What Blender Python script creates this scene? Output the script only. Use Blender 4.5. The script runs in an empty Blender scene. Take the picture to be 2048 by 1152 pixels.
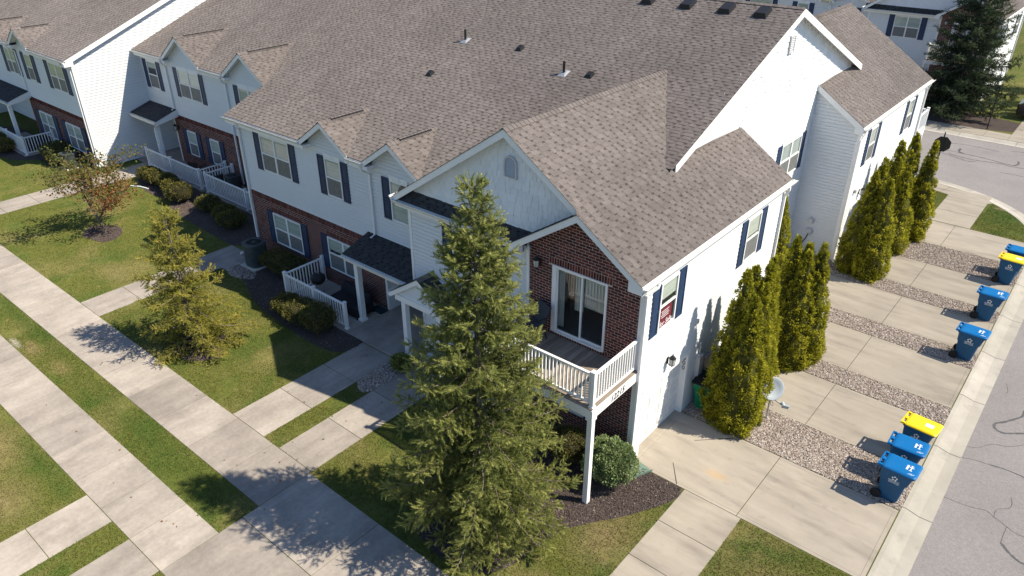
import bpy, math, random
import numpy as np
from mathutils import Vector, Matrix

C = bpy.context.scene.collection
scene = bpy.context.scene
rnd = random.Random(7)
nrg = np.random.default_rng(11)
R = math.radians

# ------------------------------------------------------------------ camera, sky, sun, exposure
cam_d = bpy.data.cameras.new('camera')
cam = bpy.data.objects.new('camera', cam_d)
C.objects.link(cam)
CAM = (7.447, -13.955, 14.2)
cam.location = CAM
cam.rotation_euler = (R(90 - 29.416), 0, R(129.832 - 90))
cam_d.sensor_width = 36.0
cam_d.lens = 1493.54 / 2048 * 36.0
cam_d.clip_start = 0.1
cam_d.clip_end = 1500
scene.camera = cam

SUN_EL, SUN_AZ = 49.0, 28.0          # azimuth measured from +X towards +Y
world = bpy.data.worlds.new('World')
scene.world = world
world.use_nodes = True
wn = world.node_tree
bg = wn.nodes['Background']
sky = wn.nodes.new('ShaderNodeTexSky')
sky.sky_type = 'NISHITA'
sky.sun_disc = False
sky.sun_elevation = R(SUN_EL)
sky.sun_rotation = R(90 - SUN_AZ)
sky.altitude = 200
sky.air_density = 1.0
sky.dust_density = 0.4
sky.ozone_density = 5.0
hsv = wn.nodes.new('ShaderNodeHueSaturation')
hsv.inputs['Saturation'].default_value = 1.0
wn.links.new(sky.outputs[0], hsv.inputs['Color'])
wn.links.new(hsv.outputs[0], bg.inputs[0])
bg.inputs[1].default_value = 0.105

sun_d = bpy.data.lights.new('sun', 'SUN')
sun_d.energy = 5.0
sun_d.angle = R(0.53)
sun_d.color = (1.0, 0.90, 0.73)
sun = bpy.data.objects.new('sun', sun_d)
C.objects.link(sun)
sd = Vector((math.cos(R(SUN_EL)) * math.cos(R(SUN_AZ)), math.cos(R(SUN_EL)) * math.sin(R(SUN_AZ)), math.sin(R(SUN_EL))))
sun.rotation_euler = sd.to_track_quat('Z', 'Y').to_euler()
sun.location = (30, 20, 60)

scene.view_settings.view_transform = 'Standard'
scene.view_settings.look = 'None'
scene.view_settings.gamma = 1.0
scene.view_settings.use_curve_mapping = False
scene.view_settings.exposure = 0.65
scene.render.engine = 'CYCLES'
scene.cycles.max_bounces = 6
scene.cycles.transparent_max_bounces = 12

# ------------------------------------------------------------------ materials
def ramp_node(nt, stops):
    r = nt.nodes.new('ShaderNodeValToRGB')
    el = r.color_ramp.elements
    while len(el) < len(stops):
        el.new(0.5)
    for e, (p, c) in zip(el, stops):
        e.position = p
        e.color = (*c, 1)
    return r

def mat(name, stops, rough=0.7, noise=(), blend=(), bump=None, spec=0.3, metal=0.0, leaf=0.0, spot=None):
    """stops: list of (pos, colour) read with each face's tint; noise: (scale, lo, hi, stretch) multiplies;
    blend: (scale, colour, t0, t1, amount[, stretch]) mixes a second colour through a noise; bump: (scale, strength, distance)"""
    m = bpy.data.materials.new(name)
    m.use_nodes = True
    nt = m.node_tree
    b = nt.nodes['Principled BSDF']
    b.inputs['Roughness'].default_value = rough
    b.inputs['Specular IOR Level'].default_value = spec
    b.inputs['Metallic'].default_value = metal
    if rough >= .9: b.inputs['Diffuse Roughness'].default_value = .5
    tc = nt.nodes.new('ShaderNodeTexCoord')
    if isinstance(stops, tuple):
        stops = [(0.0, stops)]
    if len(stops) > 1:
        at = nt.nodes.new('ShaderNodeAttribute')
        at.attribute_name = 'tint'
        r = ramp_node(nt, stops)
        nt.links.new(at.outputs['Fac'], r.inputs[0])
        col = r.outputs[0]
    else:
        rgb = nt.nodes.new('ShaderNodeRGB')
        rgb.outputs[0].default_value = (*stops[0][1], 1)
        col = rgb.outputs[0]
    def nz(scale, stretch=None, detail=5.0):
        n = nt.nodes.new('ShaderNodeTexNoise')
        n.inputs['Scale'].default_value = scale
        n.inputs['Detail'].default_value = detail
        n.inputs['Roughness'].default_value = 0.6
        if stretch:
            mp = nt.nodes.new('ShaderNodeMapping')
            mp.inputs['Scale'].default_value = stretch
            nt.links.new(tc.outputs['Object'], mp.inputs[0])
            nt.links.new(mp.outputs[0], n.inputs['Vector'])
        else:
            nt.links.new(tc.outputs['Object'], n.inputs['Vector'])
        return n.outputs['Fac']
    for bl in blend:
        sc, c2, t0, t1, amt = bl[:5]
        f = nz(sc, bl[5] if len(bl) > 5 else None)
        mr = nt.nodes.new('ShaderNodeMapRange')
        mr.inputs[1].default_value = t0
        mr.inputs[2].default_value = t1
        mr.inputs[3].default_value = 0
        mr.inputs[4].default_value = amt
        nt.links.new(f, mr.inputs[0])
        mx = nt.nodes.new('ShaderNodeMixRGB')
        nt.links.new(mr.outputs[0], mx.inputs[0])
        nt.links.new(col, mx.inputs[1])
        mx.inputs[2].default_value = (*c2, 1)
        col = mx.outputs[0]
    for sx_, sy_, rx_, ry_, sc_ in spot or ():
        mp = nt.nodes.new('ShaderNodeMapping')
        mp.vector_type = 'POINT'
        mp.inputs['Location'].default_value = (-sx_ / rx_, -sy_ / ry_, 0)
        mp.inputs['Scale'].default_value = (1 / rx_, 1 / ry_, 0)
        nt.links.new(tc.outputs['Object'], mp.inputs[0])
        ln = nt.nodes.new('ShaderNodeVectorMath'); ln.operation = 'LENGTH'
        nt.links.new(mp.outputs[0], ln.inputs[0])
        ad = nt.nodes.new('ShaderNodeMath'); ad.operation = 'ADD'
        nt.links.new(ln.outputs['Value'], ad.inputs[0]); nt.links.new(nz(5), ad.inputs[1])
        mr = nt.nodes.new('ShaderNodeMapRange')
        mr.inputs[1].default_value = .5; mr.inputs[2].default_value = 1.6; mr.inputs[3].default_value = .72; mr.inputs[4].default_value = 0
        nt.links.new(ad.outputs[0], mr.inputs[0])
        mx = nt.nodes.new('ShaderNodeMixRGB')
        nt.links.new(mr.outputs[0], mx.inputs[0]); nt.links.new(col, mx.inputs[1]); mx.inputs[2].default_value = (*sc_, 1)
        col = mx.outputs[0]
    for ns in noise:
        f = nz(ns[0], ns[3] if len(ns) > 3 else None)
        mr = nt.nodes.new('ShaderNodeMapRange')
        mr.inputs[1].default_value = 0.3
        mr.inputs[2].default_value = 0.7
        mr.inputs[3].default_value = ns[1]
        mr.inputs[4].default_value = ns[2]
        nt.links.new(f, mr.inputs[0])
        mx = nt.nodes.new('ShaderNodeMixRGB')
        mx.blend_type = 'MULTIPLY'
        mx.inputs[0].default_value = 1
        nt.links.new(col, mx.inputs[1])
        nt.links.new(mr.outputs[0], mx.inputs[2])
        col = mx.outputs[0]
    nt.links.new(col, b.inputs['Base Color'])
    if bump:
        f = nz(bump[0])
        bp = nt.nodes.new('ShaderNodeBump')
        bp.inputs['Strength'].default_value = bump[1]
        bp.inputs['Distance'].default_value = bump[2]
        nt.links.new(f, bp.inputs['Height'])
        nt.links.new(bp.outputs[0], b.inputs['Normal'])
    if leaf:
        tl = nt.nodes.new('ShaderNodeBsdfTranslucent')
        mx = nt.nodes.new('ShaderNodeMixShader')
        mx.inputs[0].default_value = leaf
        nt.links.new(col, tl.inputs[0])
        nt.links.new(b.outputs[0], mx.inputs[1])
        nt.links.new(tl.outputs[0], mx.inputs[2])
        nt.links.new(mx.outputs[0], nt.nodes['Material Output'].inputs[0])
    return m

def glass_mat():
    m = bpy.data.materials.new('window_glass')
    m.use_nodes = True
    nt = m.node_tree
    for n in list(nt.nodes):
        nt.nodes.remove(n)
    out = nt.nodes.new('ShaderNodeOutputMaterial')
    mx = nt.nodes.new('ShaderNodeMixShader')
    lw = nt.nodes.new('ShaderNodeLayerWeight')
    pw = nt.nodes.new('ShaderNodeMath'); pw.operation = 'POWER'; pw.inputs[1].default_value = 4.0
    fr = nt.nodes.new('ShaderNodeMapRange')
    fr.inputs[3].default_value = .09; fr.inputs[4].default_value = 1.0
    nt.links.new(lw.outputs['Facing'], pw.inputs[0])
    nt.links.new(pw.outputs[0], fr.inputs[0])
    tr = nt.nodes.new('ShaderNodeBsdfTransparent')
    tr.inputs[0].default_value = (0.80, 0.86, 0.84, 1)
    gl = nt.nodes.new('ShaderNodeBsdfGlossy')
    gl.inputs['Roughness'].default_value = 0.02
    nt.links.new(fr.outputs[0], mx.inputs[0])
    nt.links.new(tr.outputs[0], mx.inputs[1])
    nt.links.new(gl.outputs[0], mx.inputs[2])
    nt.links.new(mx.outputs[0], out.inputs[0])
    return m

M = {}
M['siding'] = mat('white_vinyl_siding', [(0, (.655, .685, .71)), (1, (.685, .705, .725))], .55, [(0.35, .95, 1.03), (6, .98, 1.02)])
M['trim'] = mat('white_trim', (.80, .80, .79), .5, [(2, .95, 1.03)])
M['gutter'] = mat('white_gutter', (.72, .71, .67), .4, [(1.5, .9, 1.04), (20, .95, 1.03)])
M['shake'] = mat('white_shake', [(0, (.70, .73, .76)), (1, (.78, .80, .82))], .6, [(1.2, .95, 1.03), (60, .95, 1.03, (1, 1, .05))])
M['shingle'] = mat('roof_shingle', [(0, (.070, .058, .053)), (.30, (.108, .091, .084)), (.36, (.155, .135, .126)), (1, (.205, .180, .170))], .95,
                   [(0.22, .86, 1.10), (45, .80, 1.18), (3, .90, 1.10), (.9, .92, 1.06, (1, .15, .15))], [(.5, (.17, .145, .13), .60, .78, .4)], (120, .35, .004), .1)
M['shingle_dark'] = mat('charcoal_shingle', [(0, (.018, .018, .019)), (.28, (.028, .028, .029)), (.34, (.045, .045, .046)), (1, (.070, .070, .072))], .95, [(45, .80, 1.18)], (), (120, .35, .004), .1)
M['mortar'] = mat('mortar', (.60, .53, .48), .9, [(30, .85, 1.1)])
M['brick'] = mat('red_brick', [(0, (.058, .016, .013)), (.6, (.115, .030, .024)), (1, (.17, .046, .035))], .85, [(25, .75, 1.2)], (), (60, .3, .004), .2)
M['navy'] = mat('navy_paint', (.022, .044, .098), .5, [(3, .9, 1.1)])
M['glass'] = glass_mat()
M['blind'] = mat('blind', [(0, (.55, .55, .50)), (1, (.72, .71, .66))], .6)
M['screen'] = mat('insect_screen', (.16, .165, .165), .5, [(8, .8, 1.2)])
M['dark'] = mat('dark_interior', (.022, .022, .026), .6, [(2, .6, 1.4)])
M['black'] = mat('black_metal', (.018, .018, .020), .45)
M['vent'] = mat('vent_grey', (.52, .53, .55), .5)
M['garage'] = mat('garage_door', (.78, .77, .75), .45, [(1.5, .95, 1.03)])
M['deck'] = mat('weathered_deck', [(0, (.19, .155, .125)), (1, (.33, .28, .23))], .85, [(20, .75, 1.2, (1, .08, 1))], (), (30, .3, .004), .15)
M['concrete'] = mat('concrete_walk', [(0, (.30, .268, .238)), (1, (.40, .357, .315))], .9,
                    [(0.5, .80, 1.12), (2.5, .82, 1.12, (1, .25, 1)), (9, .9, 1.08), (70, .9, 1.09)], [(.9, (.22, .20, .18), .52, .76, .6), (4, (.25, .225, .20), .60, .75, .3), (25, (.17, .155, .14), .70, .78, .4)], (90, .25, .004), .15)
M['driveway'] = mat('concrete_driveway', [(0, (.365, .325, .268)), (1, (.405, .36, .30))], .9,
                    [(0.6, .90, 1.06), (1.6, .90, 1.07, (.35, 1.6, 1)), (70, .93, 1.06)], [(1.1, (.19, .165, .14), .50, .74, .62, (.35, 1.5, 1)), (3.5, (.22, .19, .16), .60, .75, .35), (22, (.16, .14, .12), .70, .78, .5)], (90, .2, .004), .15, spot=[(2.05, 1.06, .42, .20, (.50, .34, .17))])
M['rust'] = mat('rust_stain', (.62, .40, .17), .9, [(6, .8, 1.1)])
M['curb'] = mat('concrete_curb', [(0, (.45, .42, .36)), (1, (.52, .48, .42))], .9, [(1.2, .86, 1.08), (60, .9, 1.08)], [(2.2, (.27, .25, .22), .58, .78, .5)], (80, .25, .004), .15)
M['asphalt'] = mat('asphalt', (.285, .265, .257), .95, [(0.35, .9, 1.07), (60, .72, 1.3), (14, .9, 1.1)], [(.8, (.17, .165, .165), .6, .8, .4)], (140, .6, .006), .15)
M['tar'] = mat('tar_seal', (.085, .085, .09), .8, [(9, .8, 1.25)])
M['crack'] = mat('asphalt_crack', (.115, .11, .108), .95)
M['joint'] = mat('joint_dark', (.06, .05, .045), .95)  # dark tone for slab joints and saw cuts
M['soil'] = mat('soil', (.12, .095, .07), .95, [(4, .7, 1.2)])
DRY = [(.9, -2.6, 1.0, 1.3, (.25, .19, .10)), (.3, -5.2, 1.5, .9, (.24, .19, .09)), (4.9, -1.6, 1.5, 1.0, (.22, .165, .085)), (-19.3, -8.45, .55, .14, (.52, .47, .41)), (-18.6, -8.2, .7, .25, (.27, .21, .11)), (-16.6, -8.1, .7, .3, (.25, .20, .09)), (-14.1, -10.9, 1.8, .7, (.24, .19, .09)), (-11.6, -11.6, 1.3, .9, (.23, .18, .09)), (-21.5, -3.9, 1.8, .7, (.21, .18, .075)), (4.3, 26.2, .4, .2, (.35, .29, .2))]
DRY = [(-10.5, -7.95, 5.5, .75, (.058, .095, .018)), (-21, -7.65, 5, .4, (.055, .092, .018)), (-12.5, -10.4, 2.5, .35, (.06, .095, .02)), (-1.4, -4.6, 1.5, .7, (.07, .115, .02)), (5.0, 25.3, 2, 1.6, (.05, .10, .018))] + DRY
GRASS_BLEND = [(.40, (.215, .185, .073), .48, .66, .65), (.75, (.068, .108, .022), .50, .66, .75), (3.2, (.235, .195, .095), .60, .74, .55)]
M['turf'] = mat('turf', (.115, .126, .030), .95, [(6, .85, 1.12), (40, .8, 1.15)], GRASS_BLEND, (60, .5, .02), .1, spot=DRY)
M['blade'] = mat('grass_blade', [(0, (.068, .084, .018)), (.75, (.135, .148, .034)), (1, (.24, .21, .08))], .8, [], GRASS_BLEND, None, .15, leaf=0.25, spot=DRY)
M['mulch'] = mat('mulch', [(0, (.050, .040, .037)), (.85, (.12, .094, .086)), (.965, (.17, .135, .115)), (1, (.40, .35, .30))], .95, [(30, .7, 1.3)], (), None, .1)
M['gravel'] = mat('gravel', [(0, (.19, .155, .135)), (.3, (.33, .27, .23)), (.6, (.43, .355, .30)), (.85, (.52, .46, .40)), (1, (.62, .585, .55))], .9, [(50, .8, 1.15)], (), None, .2)
M['gravel_base'] = mat('gravel_base', (.24, .20, .175), .95, [(60, .6, 1.3)])
M['bark'] = mat('bark', [(0, (.10, .075, .06)), (1, (.22, .19, .165))], .95, [(14, .7, 1.3)])
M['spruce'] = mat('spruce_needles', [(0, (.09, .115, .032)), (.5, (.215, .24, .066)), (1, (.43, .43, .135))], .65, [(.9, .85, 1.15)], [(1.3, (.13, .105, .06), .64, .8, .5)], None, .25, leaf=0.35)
M['spruce_gold'] = mat('gold_spruce_needles', [(0, (.16, .16, .03)), (.55, (.33, .31, .06)), (1, (.52, .43, .10))], .65, [(.9, .9, 1.1)], (), None, .25, leaf=0.35)
M['fir'] = mat('fir_needles', [(0, (.025, .042, .022)), (.6, (.05, .075, .036)), (1, (.10, .125, .055))], .7, [(.5, .8, 1.2)], (), None, .2, leaf=0.3)
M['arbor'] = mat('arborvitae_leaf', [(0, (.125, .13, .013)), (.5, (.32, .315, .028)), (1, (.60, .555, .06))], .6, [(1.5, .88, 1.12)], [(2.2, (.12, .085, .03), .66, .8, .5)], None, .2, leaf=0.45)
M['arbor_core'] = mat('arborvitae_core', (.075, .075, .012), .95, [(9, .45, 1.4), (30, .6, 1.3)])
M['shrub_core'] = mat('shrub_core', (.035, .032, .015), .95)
M['box'] = mat('boxwood_leaf', [(0, (.055, .062, .015)), (.6, (.125, .125, .028)), (1, (.26, .21, .055))], .6, [(2, .85, 1.15)], (), None, .25, leaf=0.3)
M['viburnum'] = mat('viburnum_leaf', [(0, (.12, .18, .07)), (.6, (.25, .33, .13)), (1, (.42, .47, .25))], .55, [(3, .88, 1.12)], (), None, .3, leaf=0.3)
M['maple'] = mat('turning_leaf', [(0, (.09, .12, .025)), (.45, (.17, .17, .045)), (.7, (.26, .15, .05)), (.9, (.25, .075, .04)), (1, (.34, .12, .05))], .6, [], (), None, .25, leaf=0.4)
M['bin_blue'] = mat('blue_bin_body', (.008, .075, .175), .5, [(3, .92, 1.08)], [(6, (.05, .12, .20), .56, .74, .35), (22, (.10, .12, .13), .66, .76, .3)], (60, .08, .003), .25)
M['bin_lid'] = mat('blue_bin_lid', (.002, .12, .34), .5, [(3, .94, 1.06)], [(5, (.04, .15, .32), .56, .74, .35), (20, (.13, .17, .2), .66, .76, .3)], (60, .08, .003), .2)
M['bin_yellow'] = mat('yellow_bin_lid', (.80, .56, .010), .4, [(3, .95, 1.05)], (), None, .4)
M['bin_green'] = mat('green_bin', (.012, .20, .095), .45, [(3, .92, 1.08)])
M['rubber'] = mat('black_rubber', (.014, .014, .015), .7)
M['white'] = mat('white_print', (.80, .80, .80), .6)
M['steel'] = mat('galvanised', (.45, .46, .47), .45, [(8, .85, 1.1)], (), None, .4, .5)
M['dish'] = mat('dish_grey', (.37, .41, .44), .5, [(2, .94, 1.05)])
M['ac'] = mat('dark_green_grey_metal', (.055, .068, .070), .5, [(4, .85, 1.15)])
M['splash'] = mat('green_plastic', (.13, .20, .16), .6, [(5, .9, 1.1)])
M['teal'] = mat('teal_mat', (.012, .045, .055), .8)
M['fabric'] = mat('dark_grey_fabric', (.055, .065, .075), .9, [(40, .8, 1.2)])
M['cover'] = mat('black_cover', (.014, .014, .018), .7, [(5, .7, 1.3)])
M['wicker'] = mat('brown_wicker', (.060, .042, .035), .8, [(30, .6, 1.4)])
M['maroon'] = mat('maroon_sign', (.15, .025, .035), .5)
M['car'] = mat('black_car_paint', (.012, .013, .016), .2, [], (), None, .6)
M['curtain'] = mat('sheer_curtain', [(0, (.50, .50, .50)), (1, (.72, .72, .70))], .8)
M['lampglass'] = mat('frosted_glass', (.60, .60, .56), .3)

# ------------------------------------------------------------------ mesh helpers
def tag(o, label=None, cat=None, group=None, kind=None):
    if label: o['label'] = label
    if cat: o['category'] = cat
    if group: o['group'] = group
    if kind: o['kind'] = kind
    return o

def empty(name, loc, label, cat, group=None, rz=0.0):
    o = bpy.data.objects.new(name, None)
    o.location = loc
    o.rotation_euler = (0, 0, rz)
    o.empty_display_size = 0.2
    C.objects.link(o)
    return tag(o, label, cat, group)

def np_obj(name, V, Q, tint, m, parent=None, kind=None, smooth=False):
    """V (n,3); Q: (k,3) or (k,4) integer array or list of them; tint (k,) over all faces in order"""
    V = np.asarray(V, dtype=np.float32)
    if not isinstance(Q, list):
        Q = [Q]
    Q = [np.asarray(q, dtype=np.int32) for q in Q if len(q)]
    me = bpy.data.meshes.new(name)
    nl = sum(q.size for q in Q)
    nf = sum(len(q) for q in Q)
    me.vertices.add(len(V))
    me.vertices.foreach_set('co', V.ravel())
    me.loops.add(nl)
    me.loops.foreach_set('vertex_index', np.concatenate([q.ravel() for q in Q]))
    me.polygons.add(nf)
    tot = np.concatenate([np.full(len(q), q.shape[1], dtype=np.int32) for q in Q])
    st = np.concatenate([[0], np.cumsum(tot)[:-1]]).astype(np.int32)
    me.polygons.foreach_set('loop_start', st)
    if tint is not None:
        a = me.attributes.new('tint', 'FLOAT', 'FACE')
        a.data.foreach_set('value', np.asarray(tint, dtype=np.float32))
    me.polygons.foreach_set('use_smooth', np.full(nf, smooth, dtype=bool))
    me.update(calc_edges=True)
    me.validate()
    me.materials.append(m)
    o = bpy.data.objects.new(name, me)
    C.objects.link(o)
    if parent: o.parent = parent
    if kind: o['kind'] = kind
    return o

class Fr:
    """a wall frame: a runs along u, d stands out along n, z is up"""
    def __init__(s, o, u):
        s.o = Vector(o); s.u = Vector(u); s.n = s.u.cross(Vector((0, 0, 1)))
    def p(s, a, d, z):
        return s.o + s.u * a + s.n * d + Vector((0, 0, z))
W = Fr((0, 0, 0), (1, 0, 0))    # not used for walls; x = a, y = -d

class MB:
    def __init__(s):
        s.V = []; s.F = []; s.T = []
    def face(s, pts, t=.5):
        i = len(s.V); s.V += [tuple(p) for p in pts]; s.F.append(list(range(i, i + len(pts)))); s.T.append(t)
        return s
    def hexa(s, P, t=.5):
        """8 points: bottom ring 0-3, top ring 4-7"""
        i = len(s.V); s.V += [tuple(p) for p in P]
        for f in ((3, 2, 1, 0), (4, 5, 6, 7), (0, 1, 5, 4), (1, 2, 6, 5), (2, 3, 7, 6), (3, 0, 4, 7)):
            s.F.append([i + k for k in f]); s.T.append(t)
        return s
    def box(s, x0, x1, y0, y1, z0, z1, t=.5):
        return s.hexa([(x0, y0, z0), (x1, y0, z0), (x1, y1, z0), (x0, y1, z0), (x0, y0, z1), (x1, y0, z1), (x1, y1, z1), (x0, y1, z1)], t)
    def fbox(s, fr, a0, a1, d0, d1, z0, z1, t=.5):
        return s.hexa([fr.p(a0, d0, z0), fr.p(a1, d0, z0), fr.p(a1, d1, z0), fr.p(a0, d1, z0), fr.p(a0, d0, z1), fr.p(a1, d0, z1), fr.p(a1, d1, z1), fr.p(a0, d1, z1)], t)
    def prism(s, poly, d0, d1, fr, t=.5):
        """poly [(a, z)] extruded from d0 to d1"""
        i = len(s.V); n = len(poly)
        s.V += [tuple(fr.p(a, d0, z)) for a, z in poly] + [tuple(fr.p(a, d1, z)) for a, z in poly]
        s.F.append([i + k for k in range(n)]); s.T.append(t)
        s.F.append([i + n + k for k in reversed(range(n))]); s.T.append(t)
        for k in range(n):
            l = (k + 1) % n
            s.F.append([i + k, i + n + k, i + n + l, i + l]); s.T.append(t)
        return s
    def tube(s, pts, r, seg=8, t=.5, cap=True, flat=None):
        pts = [Vector(p) for p in pts]
        rs = r if isinstance(r, (list, tuple)) else [r] * len(pts)
        i0 = len(s.V)
        for k, p in enumerate(pts):
            d = (pts[min(k + 1, len(pts) - 1)] - pts[max(k - 1, 0)]).normalized()
            ref = Vector((0, 0, 1)) if abs(d.z) < .92 else Vector((1, 0, 0))
            a = d.cross(ref).normalized(); b = a.cross(d).normalized()
            for j in range(seg):
                th = 2 * math.pi * (j + .5) / seg
                s.V.append(tuple(p + (a * math.cos(th) + b * math.sin(th)) * rs[k]))
        for k in range(len(pts) - 1):
            for j in range(seg):
                l = (j + 1) % seg
                s.F.append([i0 + k * seg + j, i0 + k * seg + l, i0 + (k + 1) * seg + l, i0 + (k + 1) * seg + j]); s.T.append(t)
        if cap:
            s.F.append([i0 + j for j in range(seg)]); s.T.append(t)
            s.F.append([i0 + (len(pts) - 1) * seg + j for j in reversed(range(seg))]); s.T.append(t)
        return s
    def lathe(s, prof, c, seg=20, t=.5, axis=None):
        """prof [(r, h)] around axis through c"""
        ax = Vector(axis or (0, 0, 1)).normalized()
        ref = Vector((0, 0, 1)) if abs(ax.z) < .9 else Vector((1, 0, 0))
        a = ax.cross(ref).normalized(); b = ax.cross(a).normalized(); c = Vector(c)
        i0 = len(s.V)
        for r, h in prof:
            for j in range(seg):
                th = 2 * math.pi * j / seg
                s.V.append(tuple(c + ax * h + (a * math.cos(th) + b * math.sin(th)) * r))
        for k in range(len(prof) - 1):
            for j in range(seg):
                l = (j + 1) % seg
                s.F.append([i0 + k * seg + j, i0 + k * seg + l, i0 + (k + 1) * seg + l, i0 + (k + 1) * seg + j]); s.T.append(t)
        return s
    def obj(s, name, m, parent=None, kind=None, smooth=False, bevel=0):
        me = bpy.data.meshes.new(name)
        me.from_pydata([tuple(v) for v in s.V], [], s.F)
        a = me.attributes.new('tint', 'FLOAT', 'FACE')
        a.data.foreach_set('value', s.T)
        if smooth:
            for p in me.polygons: p.use_smooth = True
        me.materials.append(m)
        o = bpy.data.objects.new(name, me)
        C.objects.link(o)
        if parent: o.parent = parent
        if kind: o['kind'] = kind
        if bevel:
            bv = o.modifiers.new('edge', 'BEVEL'); bv.width = bevel; bv.segments = 2; bv.limit_method = 'ANGLE'
        return o

def copy_tree(o, parent=None):
    c = o.copy(); C.objects.link(c)
    if parent: c.parent = parent
    for ch in o.children:
        copy_tree(ch, c)
    return c

def text(name, body, size, loc, rot, m, parent=None, extr=.003, space=1.0, shear=0.0):
    cu = bpy.data.curves.new(name, 'FONT')
    cu.body = body; cu.size = size; cu.extrude = extr
    cu.align_x = 'CENTER'; cu.align_y = 'CENTER'; cu.space_character = space; cu.shear = shear
    cu.space_line = .9
    cu.materials.append(m)
    tmp = bpy.data.objects.new(name, cu)
    C.objects.link(tmp)
    bpy.context.view_layer.update()
    me = bpy.data.meshes.new_from_object(tmp.evaluated_get(bpy.context.evaluated_depsgraph_get()))
    bpy.data.objects.remove(tmp)
    o = bpy.data.objects.new(name, me)
    o.location = loc; o.rotation_euler = rot
    C.objects.link(o)
    if parent: o.parent = parent
    return o

def rot_from(u, up):
    """euler that maps local x to u and local y to up"""
    u = Vector(u).normalized(); up = Vector(up).normalized(); n = u.cross(up)
    return Matrix((u, up, n)).transposed().to_euler()
#@@PART2
# ------------------------------------------------------------------ walls
def fn(x):
    return x if callable(x) else (lambda z, v=x: v)

def segs(lo, hi, holes, z0, z1):
    lo, hi = fn(lo), fn(hi)
    S = [(lo(z0), hi(z0), lo(z1), hi(z1))]
    zm = (z0 + z1) / 2
    for h0, h1, g0, g1 in holes:
        if g0 < zm < g1:
            N = []
            for b0, b1, t0, t1 in S:
                if h1 <= b0 or h0 >= b1:
                    N.append((b0, b1, t0, t1)); continue
                if h0 > b0: N.append((b0, h0, t0, h0))
                if h1 < b1: N.append((h1, b1, h1, t1))
            S = N
    return [q for q in S if q[1] - q[0] > .03 or q[3] - q[2] > .03]

def backing(parent, name, fr, z0, z1, lo, hi, holes, m, thick=.12):
    zs = {z0, z1}
    for h in holes:
        for z in h[2:]:
            if z0 < z < z1: zs.add(z)
    if callable(lo) or callable(hi):
        zs |= {z0 + (z1 - z0) * k / 24 for k in range(25)}
    zs = sorted(zs)
    b = MB()
    for a, c in zip(zs, zs[1:]):
        for b0, b1, t0, t1 in segs(lo, hi, holes, a, c):
            b.hexa([fr.p(b0, -thick, a), fr.p(b1, -thick, a), fr.p(b1, 0, a), fr.p(b0, 0, a),
                    fr.p(t0, -thick, c), fr.p(t1, -thick, c), fr.p(t1, 0, c), fr.p(t0, 0, c)])
    return b.obj(name, m, parent)

def pieces(parent, name, plist, m, individual, focus=None, limit=300, stuffname=None):
    """plist: list of (verts, quads, tint); the first LIMIT nearest to focus become objects, the rest one stuff mesh"""
    if not plist: return
    if individual:
        if focus is not None and len(plist) > limit:
            f = np.array(focus)
            plist = sorted(plist, key=lambda p: float(np.sum((np.mean(p[0], axis=0) - f) ** 2)))
        ind, rest = plist[:limit], plist[limit:]
    else:
        ind, rest = [], plist
    for v, q, t in ind:
        np_obj(name, v, [np.array(x) for x in q], [t] * sum(len(x) for x in q), m, parent)
    if rest:
        V = []; Q4 = []; Q3 = []; T4 = []; T3 = []; off = 0
        for v, q, t in rest:
            V.append(np.asarray(v))
            for x in q:
                x = np.asarray(x) + off
                if x.shape[1] == 4: Q4.append(x); T4 += [t] * len(x)
                else: Q3.append(x); T3 += [t] * len(x)
            off += len(v)
        Q = []
        if Q4: Q.append(np.concatenate(Q4))
        if Q3: Q.append(np.concatenate(Q3))
        np_obj(stuffname or name, np.concatenate(V), Q, T4 + T3, m, parent, 'stuff')

def siding(parent, fr, z0, z1, lo, hi, holes, individual=True, expo=.13, m='siding'):
    w = backing(parent, 'siding_wall', fr, z0, z1, lo, hi, holes, M['trim'])
    P = []
    n = max(1, round((z1 - z0) / expo)); e = (z1 - z0) / n
    for k in range(n):
        a, c = z0 + k * e, z0 + (k + 1) * e
        for b0, b1, t0, t1 in segs(lo, hi, holes, a, c):
            v = [fr.p(b0, .030, a), fr.p(b1, .030, a), fr.p(t1, .016, c - .020), fr.p(t0, .016, c - .020), fr.p(b0, .001, a), fr.p(b1, .001, a)]
            P.append(([tuple(x) for x in v], [[(0, 1, 2, 3), (4, 5, 1, 0)]], rnd.random()))
    pieces(w, 'siding_board', P, M[m], individual, None, 10000, 'siding_boards')
    return w

def shakes(parent, fr, z0, z1, lo, hi, holes, individual, expo=.19):
    w = backing(parent, 'shake_wall', fr, z0, z1, lo, hi, holes, M['trim'])
    P = []; k = 0; z = z0
    while z < z1 - .02:
        c = min(z + expo, z1)
        for b0, b1, t0, t1 in segs(lo, hi, holes, z, c):
            a = b0
            while a < b1 - .01:
                wd = rnd.uniform(.12, .30)
                e = min(a + wd, b1)
                dz = rnd.choice((0, 0, .008, .016)) if k else 0
                A0, A1 = max(a, min(t0, e)), min(e, max(t1, a))
                h = .027 + rnd.uniform(-.005, .005)
                v = [fr.p(a + .004, h, z - dz), fr.p(e - .004, h, z - dz), fr.p(max(A1 - .002, A0), .005, c), fr.p(A0 + .001, .005, c),
                     fr.p(a + .002, .001, z - dz), fr.p(e - .002, .001, z - dz)]
                P.append(([tuple(x) for x in v], [[(0, 1, 2, 3), (4, 5, 1, 0), (4, 0, 3, 3), (1, 5, 2, 2)][:2]], rnd.random()))
                a = e
        z = c; k += 1
    pieces(w, 'shake', P, M['shake'], individual, None, 300, 'shakes')
    return w

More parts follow.
